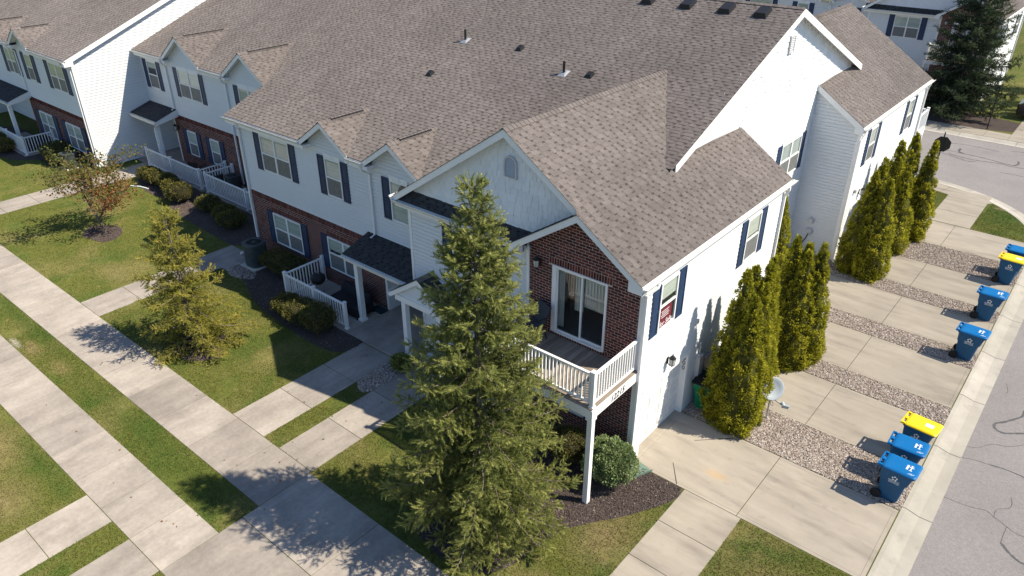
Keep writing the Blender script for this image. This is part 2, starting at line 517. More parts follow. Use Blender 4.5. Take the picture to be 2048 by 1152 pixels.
BL, BH = .203, .0813
def bricks(parent, fr, z0, z1, lo, hi, holes, soldiers=(), individual=False, focus=None, limit=300):
    w = backing(parent, 'brick_wall', fr, z0, z1, lo, hi, holes, M['mortar'])
    P = []
    def brk(a0, a1, c0, c1, t0=None, t1=None):
        g = .0075 if a1 - a0 > .03 else .001
        t0 = a0 if t0 is None else t0; t1 = a1 if t1 is None else t1
        d = .006 + rnd.uniform(-.0015, .002)
        v = [fr.p(a0 + g, 0, c0 + g), fr.p(a1 - g, 0, c0 + g), fr.p(t1 - g, 0, c1 - g), fr.p(t0 + g, 0, c1 - g),
             fr.p(a0 + g, d, c0 + g), fr.p(a1 - g, d, c0 + g), fr.p(t1 - g, d, c1 - g), fr.p(t0 + g, d, c1 - g)]
        P.append(([tuple(x) for x in v], [[(4, 5, 6, 7), (0, 1, 5, 4), (1, 2, 6, 5), (2, 3, 7, 6), (3, 0, 4, 7)]], rnd.random()))
    soldiers = [(p, q, u, z0 + math.ceil((v - z0) / BH - .02) * BH) if v < z1 - .02 else (p, q, z0 + math.floor((u - z0) / BH + .02) * BH, v) for p, q, u, v in soldiers]
    hs = list(holes) + [s for s in soldiers]
    n = int((z1 - z0) / BH); 
    for k in range(n + 1):
        a, c = z0 + k * BH, min(z0 + (k + 1) * BH, z1)
        if c - a < .03: continue
        for b0, b1, t0, t1 in segs(lo, hi, hs, a, c):
            x = math.floor((b0 - 100) / BL) * BL + 100 - (BL / 2 if k % 2 else 0)
            while x < b1:
                p, q = max(x, b0), min(x + BL, b1)
                pt, qt = max(p, t0), min(q, t1)
                if q - p > .014 and qt - pt > .013: brk(p, q, a, c, pt, qt)
                x += BL
    for s0, s1, g0, g1 in soldiers:
        nn = max(1, round((s1 - s0) / BH))
        for j in range(nn):
            p, q = s0 + (s1 - s0) * j / nn, s0 + (s1 - s0) * (j + 1) / nn
            brk(p, q, g0, g1)
    pieces(w, 'brick', P, M['brick'], individual, focus, limit, 'bricks')
    return w

# ------------------------------------------------------------------ windows, doors, trim
def window(parent, fr, a0, a1, z0, z1, units=1, blind=(1, 0), screen=True, sign=False, curtain=False, head=True, detail=True):
    """a0..a1, z0..z1: outer edge of the white frame. blind: (share of the upper sash, share of the lower sash) covered"""
    f = MB(); w = .052
    f.fbox(fr, a0, a0 + w, 0, .05, z0, z1); f.fbox(fr, a1 - w, a1, 0, .05, z0, z1)
    f.fbox(fr, a0 + w, a1 - w, 0, .05, z1 - w, z1); f.fbox(fr, a0 + w, a1 - w, 0, .062, z0, z0 + w)
    ua = (a1 - a0 - 2 * w) / units
    zm = z0 + (z1 - z0) * .5
    spans = []
    for k in range(units):
        s, e = a0 + w + ua * k, a0 + w + ua * (k + 1)
        if k:
            f.fbox(fr, s - .045, s + .045, 0, .052, z0 + w, z1 - w); s += .045
        if k < units - 1: e -= .045
        f.fbox(fr, s, e, 0, .044, zm - .028, zm + .028)
        spans.append((s, e))
    if head:
        f.fbox(fr, a0 - .02, a1 + .02, 0, .042, z1, z1 + .17)
        f.fbox(fr, (a0 + a1) / 2 - .05, (a0 + a1) / 2 + .05, .042, .055, z1 + .005, z1 + .165)
    o = f.obj('window', M['trim'], parent)
    if not detail:
        g = MB()
        for s, e in spans:
            g.face([fr.p(s, .02, z0 + w), fr.p(e, .02, z0 + w), fr.p(e, .02, z1 - w), fr.p(s, .02, z1 - w)])
        g.obj('pane', M['glass'], o)
    bl = MB(); dk = MB()
    for s, e in spans:
        for q, (p0, p1) in enumerate(((zm + .028, z1 - w), (z0 + w, zm - .028))):
            d = .030 if q == 0 else .024
            if detail:
                MB().face([fr.p(s, d, p0), fr.p(e, d, p0), fr.p(e, d, p1), fr.p(s, d, p1)]).obj('pane', M['glass'], o)
            dk.face([fr.p(s, .003, p0), fr.p(e, .003, p0), fr.p(e, .003, p1), fr.p(s, .003, p1)])
            cov = blind[q]
            if cov > 0 and not curtain:
                n = max(3, int((p1 - p0) * cov / .045))
                for j in range(n):
                    zt = p1 - (p1 - p0) * cov * j / n; zb = p1 - (p1 - p0) * cov * (j + .97) / n
                    bl.face([fr.p(s, .016, zb), fr.p(e, .016, zb), fr.p(e, .007, zt), fr.p(s, .007, zt)], rnd.random())
            if cov > 0 and curtain:
                n = 14
                for j in range(n):
                    u0, u1 = s + (e - s) * j / n, s + (e - s) * (j + 1) / n
                    bl.face([fr.p(u0, .006 + .008 * (j % 2), p0), fr.p(u1, .006 + .008 * ((j + 1) % 2), p0), fr.p(u1, .006 + .008 * ((j + 1) % 2), p1), fr.p(u0, .006 + .008 * (j % 2), p1)], rnd.random())
        if screen:
            MB().face([fr.p(s, .036, z0 + w), fr.p(e, .036, z0 + w), fr.p(e, .036, zm - .028), fr.p(s, .036, zm - .028)]).obj('insect_screen', M['screen'], o)
    dk.obj('unlit_room_sheet', M['dark'], o)  # flat dark sheet, its colour standing in for the unlit room behind
    if bl.F: bl.obj('curtain' if curtain else 'blind', M['curtain' if curtain else 'blind'], o, 'stuff')
    return o

def shutter(parent, fr, a0, a1, z0, z1):
    s = MB(); w = .045
    s.fbox(fr, a0, a1, .014, .036, z0, z1)
    zm = z0 + (z1 - z0) * .47
    for q in ((a0, a0 + w, z0, z1), (a1 - w, a1, z0, z1), (a0 + w, a1 - w, z0, z0 + .07), (a0 + w, a1 - w, z1 - .06, z1), (a0 + w, a1 - w, zm - .03, zm + .03)):
        s.fbox(fr, q[0], q[1], .036, .056, q[2], q[3])
    for g0, g1 in ((z0 + .07, zm - .03), (zm + .03, z1 - .06)):
        s.fbox(fr, a0 + w + .022, a1 - w - .022, .036, .048, g0 + .025, g1 - .025)
    return s.obj('shutter', M['navy'], parent)

def win_set(parent, fr, a0, a1, z0, z1, sh=.36, left=True, right=True, **k):
    window(parent, fr, a0, a1, z0, z1, **k)
    if left: shutter(parent, fr, a0 - sh - .03, a0 - .03, z0 - .02, z1 + .04)
    if right: shutter(parent, fr, a1 + .03, a1 + sh + .03, z0 - .02, z1 + .04)
    return (a0, a1, z0, z1)

def gutter(parent, p0, p1, out, guard=False):
    """p0-p1: line of the roof edge (top back of the gutter); out: unit vector away from the house"""
    p0, p1, out = Vector(p0), Vector(p1), Vector(out)
    z = Vector((0, 0, 1))
    prof = [(0, -.11), (.075, -.11), (.10, -.06), (.125, -.03), (.125, 0), (.112, 0), (.112, -.028), (.012, -.045 if not guard else -.02), (.012, 0), (0, 0)]
    b = MB(); n = len(prof)
    L = [p0 + out * x + z * h for x, h in prof]; Rr = [p1 + out * x + z * h for x, h in prof]
    for k in range(n):
        l = (k + 1) % n
        b.face([L[k], L[l], Rr[l], Rr[k]])
    b.face(L); b.face(list(reversed(Rr)))
    if guard:
        ln = (p1 - p0).length; d = (p1 - p0) / ln; k = .4
        while k < ln:
            q = p0 + d * k - z * .019
            b.hexa([q + out * .013, q + d * .02 + out * .013, q + d * .02 + out * .111 - z * .006, q + out * .111 - z * .006,
                    q + out * .013 + z * .01, q + d * .02 + out * .013 + z * .01, q + d * .02 + out * .111 + z * .004, q + out * .111 + z * .004])
            k += 1.22
    return b.obj('gutter', M['gutter'], parent)

def downspout(parent, pts):
    return MB().tube(pts, .052, 4).obj('downspout', M['trim'], parent)

def rake(parent, fr, pts, h, d0, d1, name='rake_board'):
    """a board of height h that hangs under the line pts [(a, z), (a, z)]"""
    (a0, z0), (a1, z1) = pts
    return MB().prism([(a0, z0), (a1, z1), (a1, z1 - h), (a0, z0 - h)], d0, d1, fr).obj(name, M['trim'], parent)

# ------------------------------------------------------------------ roofs
def roof(parent, o, u, s, L, I, expo=.145, individual=0, focus=None, name='roof', m='shingle'):
    o, u, s = Vector(o), Vector(u), Vector(s).normalized()
    n = u.cross(s)
    if n.z < 0: n = -n
    o_, u_, s_, n_ = (np.array(x) for x in (o, u, s, n))
    b = MB()
    K = max(1, int(math.ceil(L / expo))); e = L / K
    P = []
    def pt(a, c, h): return o_ + u_ * a + s_ * c + n_ * h
    for k in range(K):
        c0, c1 = k * e, (k + 1) * e
        A, B = I(c0 + 1e-4), I(c1 - 1e-4)
        if len(A) != len(B):
            A = B = I((c0 + c1) / 2)
        for (p0, p1), (q0, q1) in zip(A, B):
            if p1 - p0 < .02 and q1 - q0 < .02: continue
            b.face([pt(p0, c0, -.004), pt(p1, c0, -.004), pt(q1, c1, -.004), pt(q0, c1, -.004)], .2)
            x = min(p0, q0) - rnd.uniform(0, .3); hi = True
            top = max(p1, q1)
            while x < top:
                w = rnd.uniform(.14, .30) if hi else rnd.uniform(.07, .14)
                y = x + w
                u0, u1 = min(max(x, p0), p1), min(max(y, p0), p1)
                w0, w1 = min(max(x, q0), q1), min(max(y, q0), q1)
                if u1 - u0 > .012 or w1 - w0 > .012:
                    h = (.012 if hi else .004)
                    t = rnd.uniform(.50, 1.0) if hi else rnd.uniform(.0, .30)
                    if k == K - 1: ext = e
                    else: ext = e + .01
                    if hi or expo > .25:
                        v = [pt(u0, c0, 0), pt(u1, c0, 0), pt(u0, c0, h), pt(u1, c0, h), pt(w0, c0 + ext, .003), pt(w1, c0 + ext, .003)]
                        P.append((v, [[(2, 3, 5, 4), (0, 1, 3, 2)], [(0, 2, 4), (1, 5, 3)]], t))
                    else:
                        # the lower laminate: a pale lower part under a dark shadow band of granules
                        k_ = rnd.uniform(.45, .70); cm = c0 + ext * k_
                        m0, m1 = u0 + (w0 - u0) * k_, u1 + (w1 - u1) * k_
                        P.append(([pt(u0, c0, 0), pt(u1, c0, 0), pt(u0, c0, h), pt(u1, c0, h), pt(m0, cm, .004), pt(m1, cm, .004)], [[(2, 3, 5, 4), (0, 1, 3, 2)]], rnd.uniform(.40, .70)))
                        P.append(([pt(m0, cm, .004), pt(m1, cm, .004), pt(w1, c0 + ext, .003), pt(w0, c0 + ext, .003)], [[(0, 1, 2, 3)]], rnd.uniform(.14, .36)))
                x = y; hi = not hi
    if name in ('pent_roof', 'porch_roof', 'entry_roof', 'gablet_roof'): m = 'shingle_dark'
    r = b.obj(name, M[m], parent)
    pieces(r, 'shingle', P, M[m], individual > 0, focus, individual, 'shingles')
    return r

def ridge_caps(parent, p0, p1, dl, dr, m='shingle', w=.15):
    """overlapping cap shingles along a ridge; dl, dr: unit down-slope vectors either side"""
    p0, p1, dl, dr = Vector(p0), Vector(p1), Vector(dl), Vector(dr)
    ln = (p1 - p0).length; d = (p1 - p0) / ln
    b = MB(); k = 0.0
    up = Vector((0, 0, 1))
    while k < ln - .02:
        e = min(k + .16, ln); t = rnd.uniform(.4, 1)
        a, c = p0 + d * k + up * .030, p0 + d * e + up * .018
        b.face([a, a + dl * w, c + dl * w, c], t); b.face([a, c, c + dr * w, a + dr * w], t)
        g = up * .014
        b.face([a, a + dr * w, a + dr * w - g, a - g], t); b.face([a, a - g, a + dl * w - g, a + dl * w], t)
        k = e
    return b.obj('ridge_cap', M['shingle'], parent, 'stuff')

def sub(I, holes):
    """take intervals out of a list of intervals"""
    for h0, h1 in holes:
        N = []
        for a, b in I:
            if h1 <= a or h0 >= b: N.append((a, b)); continue
            if h0 > a: N.append((a, h0))
            if h1 < b: N.append((h1, b))
        I = N
    return I

def plain(a, b): return lambda c: [(a, b)]

def dormer(parent, c, hw, zb, slope, yw, ye, zroof, msl, detail=True):
    """a small gable over the front wall: centre c, half width hw (to the rake ends), eave height zb, wall plane yw, rake plane ye;
    the main slope is z = zroof + msl * (y - ye)"""
    zr = zb + slope * hw
    yb = ye + (zr - zroof) / msl
    fr = Fr((0, yw, 0), (1, 0, 0))
    in_ = hw
    siding(parent, fr, zb - .35, zr - .10, lambda z: c - max(0, min(in_, (zr - .10 - z) / slope)), lambda z: c + max(0, min(in_, (zr - .10 - z) / slope)), [], False)
    f2 = Fr((0, ye, 0), (1, 0, 0))
    for sg in (-1, 1):
        rake(parent, f2, [(c + sg * hw, zb - .01), (c, zr - .01)], .19, -.03, .0)
        MB().prism([(c + sg * hw, zb - .06), (c, zr - .06), (c, zr - .09), (c + sg * hw, zb - .09)], -(yw - ye), -.031, f2).obj('soffit', M['trim'], parent)
        MB().fbox(f2, c + sg * hw - .17 if sg > 0 else c - hw, c + hw if sg > 0 else c - hw + .17, -(yw - ye), -.031, zb - .30, zb - .19).obj('eave_return', M['trim'], parent)
        Ls = math.hypot(hw, hw * slope)
        dn = Vector((sg, 0, -slope)).normalized()
        def I(s, sg=sg):
            z = zb + slope * hw * s / Ls
            y1 = ye + max(0, (z - zroof) / msl) + .05
            return [(-.02, y1 - ye)]
        roof(parent, (c + sg * hw, ye, zb), (0, 1, 0), -dn, Ls, I, name='dormer_roof')
    dl = Vector((-1, 0, -slope)).normalized(); dr = Vector((1, 0, -slope)).normalized()
    ridge_caps(parent, (c, ye - .02, zr), (c, yb + .1, zr), dl, dr)
    MB().hexa([(c - .09, ye + .5, zr - .02), (c + .09, ye + .5, zr - .02), (c + .09, yb - .35, zr - .02), (c - .09, yb - .35, zr - .02),
               (c - .09, ye + .5, zr + .028), (c + .09, ye + .5, zr + .028), (c + .09, yb - .35, zr + .028), (c - .09, yb - .35, zr + .028)]).obj('ridge_vent', M['black'], parent)
    ridge_caps(parent, (c, ye + .52, zr + .028), (c, yb - .37, zr + .028), dl, dr, w=.13)

def lantern(parent, fr, a, z):
    b = MB()
    b.fbox(fr, a - .05, a + .05, .016, .035, z - .08, z + .14)
    b.tube([fr.p(a, .03, z - .02), fr.p(a, .10, z - .10), fr.p(a, .17, z - .06)], .012, 6)
    c = fr.p(a, .17, z)
    b.lathe([(.0, -.12), (.03, -.10), (.055, -.06), (.07, -.055)], c, 6)
    b.lathe([(.105, .155), (.10, .17), (.05, .23), (.02, .25), (.012, .30), (0, .31)], c, 6)
    for k in range(6):
        th = 2 * math.pi * k / 6
        v = Vector((math.cos(th), math.sin(th), 0))
        b.tube([c + v * .068 + Vector((0, 0, -.055)), c + v * .098 + Vector((0, 0, .16))], .007, 4)
    o = b.obj('lantern', M['black'], parent)
    MB().lathe([(0, -.05), (.058, -.05), (.085, .15), (0, .15)], c, 6).obj('lamp_glass', M['lampglass'], o)
    return o

def railing(o, pts, z0, top=.95, post=.10, gap=.115, posts=None):
    """top and bottom rail, posts and balusters along a polyline, as children of o"""
    pts = [Vector(p) for p in pts]
    for k, p in enumerate(pts):
        if posts and not posts[k]: continue
        MB().box(p.x - post / 2, p.x + post / 2, p.y - post / 2, p.y + post / 2, z0, z0 + top + .05).box(p.x - post * .65, p.x + post * .65, p.y - post * .65, p.y + post * .65, z0 + top + .05, z0 + top + .075).box(p.x - post * .7, p.x + post * .7, p.y - post * .7, p.y + post * .7, z0, z0 + .03).obj('post', M['trim'], o)
    for a, b in zip(pts, pts[1:]):
        d = (b - a); ln = d.length; d /= ln; s = Vector((-d.y, d.x, 0))
        def bar(x0, x1, w, h0, h1):
            P = []
            for h in (h0, h1):
                for q, sg in ((x0, -1), (x1, -1), (x1, 1), (x0, 1)):
                    v = a + d * q + s * (w * sg); P.append((v.x, v.y, z0 + h))
            return MB().hexa(P)
        x0, x1 = post / 2 + .003, ln - post / 2 - .003
        bar(x0, x1, .035, top - .05, top).obj('top_rail', M['trim'], o)
        bar(x0, x1, .024, .08, .135).obj('bottom_rail', M['trim'], o)
        n = max(2, int((x1 - x0) / gap)); me = None
        for k in range(n):
            x = x0 + (x1 - x0) * (k + .5) / n
            bar(x - .017, x + .017, .017, .137, top - .052).obj('baluster', M['trim'], o)
#@@PART3
# ------------------------------------------------------------------ ground
Z0 = 0.0
def slab(parent, x0, x1, y0, y1, m, z=Z0, name='concrete_slab', g=.009):
    b = MB(); t = rnd.random()
    b.box(x0 + g, x1 - g, y0 + g, y1 - g, z - .12, z, t)
    return b.obj(name, M[m], parent)

def sheet(name, poly, z, m, thick=0.0, kind='structure', label=None, parent=None):
    b = MB()
    b.face([(x, y, z) for x, y in poly])
    return tag(b.obj(name, M[m], parent), label, None, None, kind)

sheet('ground', [(-300, -300), (300, -300), (300, 300), (-300, 300)], -.30, 'soil')
arcR, arcX, arcY = 6.8, .1, 21.9
def arc(r, n=12, a0=0, a1=90):
    return [(arcX + r * math.cos(R(a0 + (a1 - a0) * k / n)), arcY + r * math.sin(R(a0 + (a1 - a0) * k / n))) for k in range(n + 1)]
curb_in, curb_out = 6.12, 6.80
sheet('lawn', [(-120, -90), (arcX + curb_in, -90)] + arc(curb_in) + [(-120, arcY + curb_in)], -.012, 'turf')
sheet('lawn', [(-120, 38.0), (120, 38.0), (120, 160), (-120, 160)], -.012, 'turf')
sheet('lawn', [(19, -90), (120, -90), (120, 28), (19, 28)], -.012, 'turf')
road = sheet('road', [(6.85, -90), (18.4, -90), (18.4, 28.6), (120, 28.6), (120, 37.35), (-120, 37.35), (-120, 28.6), (.1, 28.65)] + list(reversed(arc(6.75)))[1:], -.095, 'asphalt')

# rolled curb and gutter: profile (offset outward from the inner edge, height)
cprof = [(0, -.12), (0, -.004), (.10, -.006), (.28, -.055), (.42, -.088), (.72, -.080), (.72, -.16)]
curb = empty('curb', (0, 0, 0), None, None); curb['kind'] = 'structure'
def curb_piece(path):
    b = MB(); n = len(cprof); rows = []
    for k, (x, y, nx, ny) in enumerate(path):
        rows.append([(x + nx * d, y + ny * d, h) for d, h in cprof])
    t = rnd.random()
    for a, c in zip(rows, rows[1:]):
        for j in range(n - 1):
            b.face([a[j], a[j + 1], c[j + 1], c[j]], t)
    b.face(rows[0], t); b.face(list(reversed(rows[-1])), t)
    b.obj('curb_section', M['curb'], curb)
y = -30.5
while y < arcY - .1:
    e = min(y + 3.05, arcY)
    curb_piece([(arcX + curb_in, y + .012, 1, 0), (arcX + curb_in, e - .012, 1, 0)]); y = e
for k in range(4):
    P = []
    for j in range(7):
        th = R(90 * (k + j / 6) / 4 + (.12 if j == 0 else -.12 if j == 6 else 0))
        P.append((arcX + curb_in * math.cos(th), arcY + curb_in * math.sin(th), math.cos(th), math.sin(th)))
    curb_piece(P)
x = arcX
while x > -45:
    curb_piece([(x - .012, arcY + curb_in, 0, 1), (x - 3.04, arcY + curb_in, 0, 1)]); x -= 3.05
x = -30.5
while x < 30:
    curb_piece([(x + .012, 38.05, 0, -1), (x + 3.04, 38.05, 0, -1)]); x += 3.05

# front walks
walk = empty('sidewalk', (0, 0, 0), None, None); walk['kind'] = 'structure'
def run_x(x0, x1, y0, y1, step, m='concrete', parent=None, z=Z0):
    n = max(1, round(abs(x1 - x0) / step))
    for k in range(n):
        slab(parent or walk, x0 + (x1 - x0) * k / n, x0 + (x1 - x0) * (k + 1) / n, y0, y1, m, z)
def run_y(x0, x1, y0, y1, step, m='concrete', parent=None, z=Z0):
    n = max(1, round(abs(y1 - y0) / step))
    for k in range(n):
        slab(parent or walk, x0, x1, y0 + (y1 - y0) * k / n, y0 + (y1 - y0) * (k + 1) / n, m, z)
run_x(-50, -6.38, -7.45, -5.82, 1.72)
run_x(-50, -6.38, -10.08, -8.58, 1.5)
run_x(-6.38, 10 - 13.6, -7.93, -5.88, 2.75)
run_x(-3.6, 4.6, -7.93, -5.88, 2.75)
run_x(-6.38, 4.6, -10.08, -7.93, 2.75)
run_y(-10.18, -8.60, -5.82, -.80, 1.68)       # walk to the first porch
run_y(-7.86, -6.38, -5.82, -.65, 1.7)         # walk to the second entry
run_y(-20.38, -18.85, -5.82, .55, 1.6)        # walk to the side of the next unit
run_x(-18.85, -17.6, -.9, .55, 1.25)
run_y(-33.3, -31.6, -5.82, 3.2, 1.6)
run_y(-10.16, -8.76, -22, -10.08, 1.55)
run_y(-7.88, -6.42, -22, -10.08, 1.55)
run_y(1.66, 3.24, -15, .042, 1.365, 'driveway')
run_y(1.92, 3.68, 22.75, 27.6, 1.65, 'driveway')
run_x(-45, 1.2, 38.1, 39.5, 1.6, 'driveway')
run_y(2.5, 5.9, 38.1, 52, 3.2, 'driveway')
run_x(1.2, 2.5, 38.1, 39.5, 1.3, 'driveway')
# walk that follows the corner kerb
for k in range(4):
    a0, a1 = 52 + 11 * k + .12, 63 + 11 * k - .12
    ri, ro = curb_in - 1.1, curb_in - .014
    b = MB(); t = rnd.random()
    for j in range(4):
        t0, t1 = R(a0 + (a1 - a0) * j / 4), R(a0 + (a1 - a0) * (j + 1) / 4)
        P = [(arcX + r_ * math.cos(q), arcY + r_ * math.sin(q)) for r_, q in ((ri, t0), (ro, t0), (ro, t1), (ri, t1))]
        b.hexa([(*p, -.12) for p in P] + [(*p, -.002) for p in P], t)
    b.obj('concrete_slab', M['driveway'], walk)
# patios and porch floors
for x0, x1, y0, y1 in ((-14.85, -11.0, -.78, 1.2), (-11.0, -8.02, -.78, 2.0), (-34.0, -31.2, 3.2, 7.0), (-31.2, -26.9, 2.95, 4.7), (-26.5, -19.3, 2.95, 4.7), (-44, -39.3, -.6, 1.2), (-8.0, -3.7, -.64, 0.0)):
    slab(walk, x0, x1, y0, y1, 'concrete', .055, 'patio_slab')

# driveways, each two bays with a tooled border
def driveway(y0, y1, xa=.02, xb=6.2, xm=3.1):
    d = empty('driveway', (0, 0, 0), None, None); d['kind'] = 'structure'
    t = rnd.random()
    for x0, x1 in ((xa, xm), (xm, xb)):
        g, w = .009, .10
        b0 = MB(); b0.box(x0 + g, x1 - g, y0 + g, y1 - g, -.12, -.008, t); b0.obj('concrete_base', M['joint'], d)
        X0, X1, Y0, Y1 = x0 + g, x1 - g, y0 + g, y1 - g
        s = .005
        for q in ((X0, X1, Y0, Y0 + w), (X0, X1, Y1 - w, Y1), ):
            MB().box(q[0], q[1], q[2], q[3], -.06, 0, t).obj('concrete_slab', M['driveway'], d)
        xi0 = X0 + (w if x0 == xa else 0); xi1 = X1 - (w if x1 == xb else 0)
        if x0 == xa: MB().box(X0, X0 + w - s, Y0 + w + s, Y1 - w - s, -.06, 0, t).obj('concrete_slab', M['driveway'], d)
        if x1 == xb: MB().box(X1 - w + s, X1, Y0 + w + s, Y1 - w - s, -.06, 0, t).obj('concrete_slab', M['driveway'], d)
        MB().box(xi0, xi1, Y0 + w + s, Y1 - w - s, -.06, 0, t).obj('concrete_slab', M['driveway'], d)
    return d
for a, b_ in ((.30, 2.88), (15.9, 18.48)):
    slab(walk, -.20, .03, a, b_, 'driveway', .004, 'door_sill', 0)
DW = [(.04, 2.85), (4.62, 7.2), (8.2, 10.8), (11.85, 14.4), (15.4, 17.9), (20.0, 22.7)]
for a, b_ in DW:
    dd = driveway(a, b_)
    if a < 1:
        # saw-cut joints across the apron and a rust stain
        MB().hexa([(.92, .74, .0015), (.945, .735, .0015), (1.42, .08, .0015), (1.395, .07, .0015), (.92, .74, .003), (.945, .735, .003), (1.42, .08, .003), (1.395, .07, .003)]).obj('saw_cut', M['joint'], dd)
        MB().hexa([(.95, 1.92, .0015), (.95, 1.945, .0015), (1.75, 2.74, .0015), (1.765, 2.72, .0015), (.95, 1.92, .003), (.95, 1.945, .003), (1.75, 2.74, .003), (1.765, 2.72, .003)]).obj('saw_cut', M['joint'], dd)
        b = MB(); pr = [(0.24 * (1 + .35 * math.sin(3 * t + 1) + .2 * math.sin(5 * t)) * math.cos(t), .13 * (1 + .3 * math.sin(2 * t) + .25 * math.cos(5 * t)) * math.sin(t)) for t in np.linspace(0, 2 * math.pi, 28)[:-1]]
        b.face([(2.05 + px * .9 + py * .5, 1.05 + py - px * .1, .0035) for px, py in pr])
    

# tar seals and cracks on the asphalt
def ribbon(parent, name, pts, w, z, m):
    b = MB(); L = []
    pts = [Vector((*p, 0)) for p in pts]
    for k, p in enumerate(pts):
        d = (pts[min(k + 1, len(pts) - 1)] - pts[max(k - 1, 0)]).normalized()
        s = Vector((-d.y, d.x, 0)) * (w if not isinstance(w, (list, tuple)) else w[k]) * .5 * rnd.uniform(.65, 1.25)
        L.append((p - s, p + s))
    for (a, c), (e, f) in zip(L, L[1:]):
        b.face([(a.x, a.y, z), (c.x, c.y, z), (f.x, f.y, z), (e.x, e.y, z)])
    return b.obj(name, m, parent)
def smooth(pts, n=6):
    out = []
    P = [Vector(p) for p in pts]
    for k in range(len(P) - 1):
        p0, p1, p2, p3 = P[max(k - 1, 0)], P[k], P[k + 1], P[min(k + 2, len(P) - 1)]
        for j in range(n):
            t = j / n
            q = .5 * ((2 * p1) + (-p0 + p2) * t + (2 * p0 - 5 * p1 + 4 * p2 - p3) * t * t + (-p0 + 3 * p1 - 3 * p2 + p3) * t ** 3)
            out.append((q.x + rnd.uniform(-.006, .006), q.y + rnd.uniform(-.006, .006)))
    out.append(tuple(P[-1]))
    return out
for pts, w in (([(7.91, 9.62), (7.90, 9.25), (7.56, 8.66), (7.37, 8.41), (7.36, 8.22), (7.45, 8.09), (7.66, 8.08), (8.10, 8.42), (8.6, 8.7)], .075),
               ([(8.9, 6.3), (8.42, 6.37), (8.00, 6.39), (7.61, 6.33)], .04), ([(8.39, 3.45), (8.58, 3.25), (8.78, 3.10), (9.03, 3.05), (9.4, 3.0)], .065),
               ([(.13, 34.26), (-.12, 34.86), (-.16, 35.40), (.04, 35.65)], .16), ([(.04, 35.65), (.73, 35.90), (1.66, 35.87), (2.54, 35.73)], .06),
               ([(.69, 34.97), (.73, 34.37), (.97, 34.10)], .14), ([(.97, 34.10), (1.48, 34.07), (2.38, 33.92), (3.11, 33.72), (3.62, 33.65)], .09), ([(3.62, 33.65), (3.76, 34.05), (3.69, 34.58)], .13),
               ([(-.19, 33.91), (.38, 34.15), (.97, 34.10)], .07), ([(-.08, 33.45), (.42, 33.33), (.99, 33.05), (1.45, 32.84), (1.86, 33.04)], .07),
               ([(.36, 33.59), (1.09, 33.36), (1.64, 33.30), (2.15, 33.36), (2.97, 33.54), (3.50, 33.41), (4.12, 33.44), (6, 33.2)], .08), ([(3.22, 31.99), (3.72, 32.08), (4.34, 32.06), (6, 31.9)], .05), ([(3.01, 36.29), (3.63, 36.50), (5, 36.7)], .05)):
    ribbon(road, 'tar_seal', smooth(pts), w, -.0905, M['tar'])
for pts in ([(7.61, 6.33), (7.21, 6.26), (7.02, 6.18), (6.9, 6.2)], [(6.87, 4.21), (7.32, 4.23), (7.62, 4.29), (7.90, 4.38), (8.08, 4.27), (8.40, 4.11)], [(8.40, 4.11), (8.39, 3.75), (8.39, 3.45)], [(6.87, 6.71), (7.21, 6.90), (7.47, 7.30), (7.85, 7.49), (8.19, 7.86)],
            [(7.22, 10.84), (7.33, 10.48), (7.33, 10.25)], [(8.08, 4.27), (8.1, 4.6), (8.35, 4.9), (8.3, 5.3)], [(8.4, 4.11), (8.7, 4.0), (9.2, 4.2)]):
    ribbon(road, 'crack', smooth(pts, 8), .014, -.0908, M['crack'])

# ------------------------------------------------------------------ beds
def in_poly(px, py, poly):
    ins = np.zeros(len(px), dtype=bool)
    n = len(poly); j = n - 1
    for i in range(n):
        xi, yi = poly[i]; xj, yj = poly[j]
        c = ((yi > py) != (yj > py)) & (px < (xj - xi) * (py - yi) / (yj - yi + 1e-12) + xi)
        ins ^= c; j = i
    return ins

def wob(cx, cy, rx, ry, n=26, a=.10, seed=1):
    r_ = random.Random(seed); ph = [r_.uniform(0, 6.28) for _ in range(4)]
    return [(cx + rx * math.cos(t) * (1 + a * math.sin(2 * t + ph[0]) + a * .6 * math.sin(5 * t + ph[1])), cy + ry * math.sin(t) * (1 + a * math.sin(3 * t + ph[2]) + a * .6 * math.sin(4 * t + ph[3]))) for t in np.linspace(0, 2 * math.pi, n, endpoint=False)]

BEDS = {
    'corner': smooth([(1.60, .03), (1.62, -.55), (.95, -1.75), (.38, -2.55), (-.05, -3.35), (-.3, -4.9), (-.9, -5.5), (-2.4, -5.55), (-3.6, -4.6), (-3.9, -3.2), (-3.6, -1.5), (-3.7, -.3), (-3.6, .02)], 4),
    'front': smooth([(-17.6, 1.2), (-18.6, -.4), (-17.0, -1.0), (-15.4, -1.6), (-13.6, -1.85), (-11.6, -1.95), (-10.3, -1.7), (-10.2, -.8), (-11.2, -.75), (-14.9, -.75), (-14.9, .4), (-14.9, 1.2)], 4),
    'maple': wob(-25.85, -2.45, .95, .75, seed=3),
    'small_spruce': wob(-14.3, -4.5, 1.0, .85, seed=4),
    'side': smooth([(-31.3, 3.0), (-31.0, 1.7), (-29, 1.2), (-27, 1.35), (-26.2, .9), (-24.4, .7), (-21.3, .55), (-20.4, .6), (-19.3, 1.3), (-19.3, 2.95), (-24, 2.95)], 4),
    'left': smooth([(-34.1, 1.2), (-34.6, .1), (-36.5, -.3), (-38.2, -.3), (-39.3, -1.2), (-42, -1.7), (-46, -1.6), (-46, 1.2), (-40, 1.2)], 4),
    'corner_fir': wob(-1.2, 41.2, 4.3, 1.9, seed=8),
}
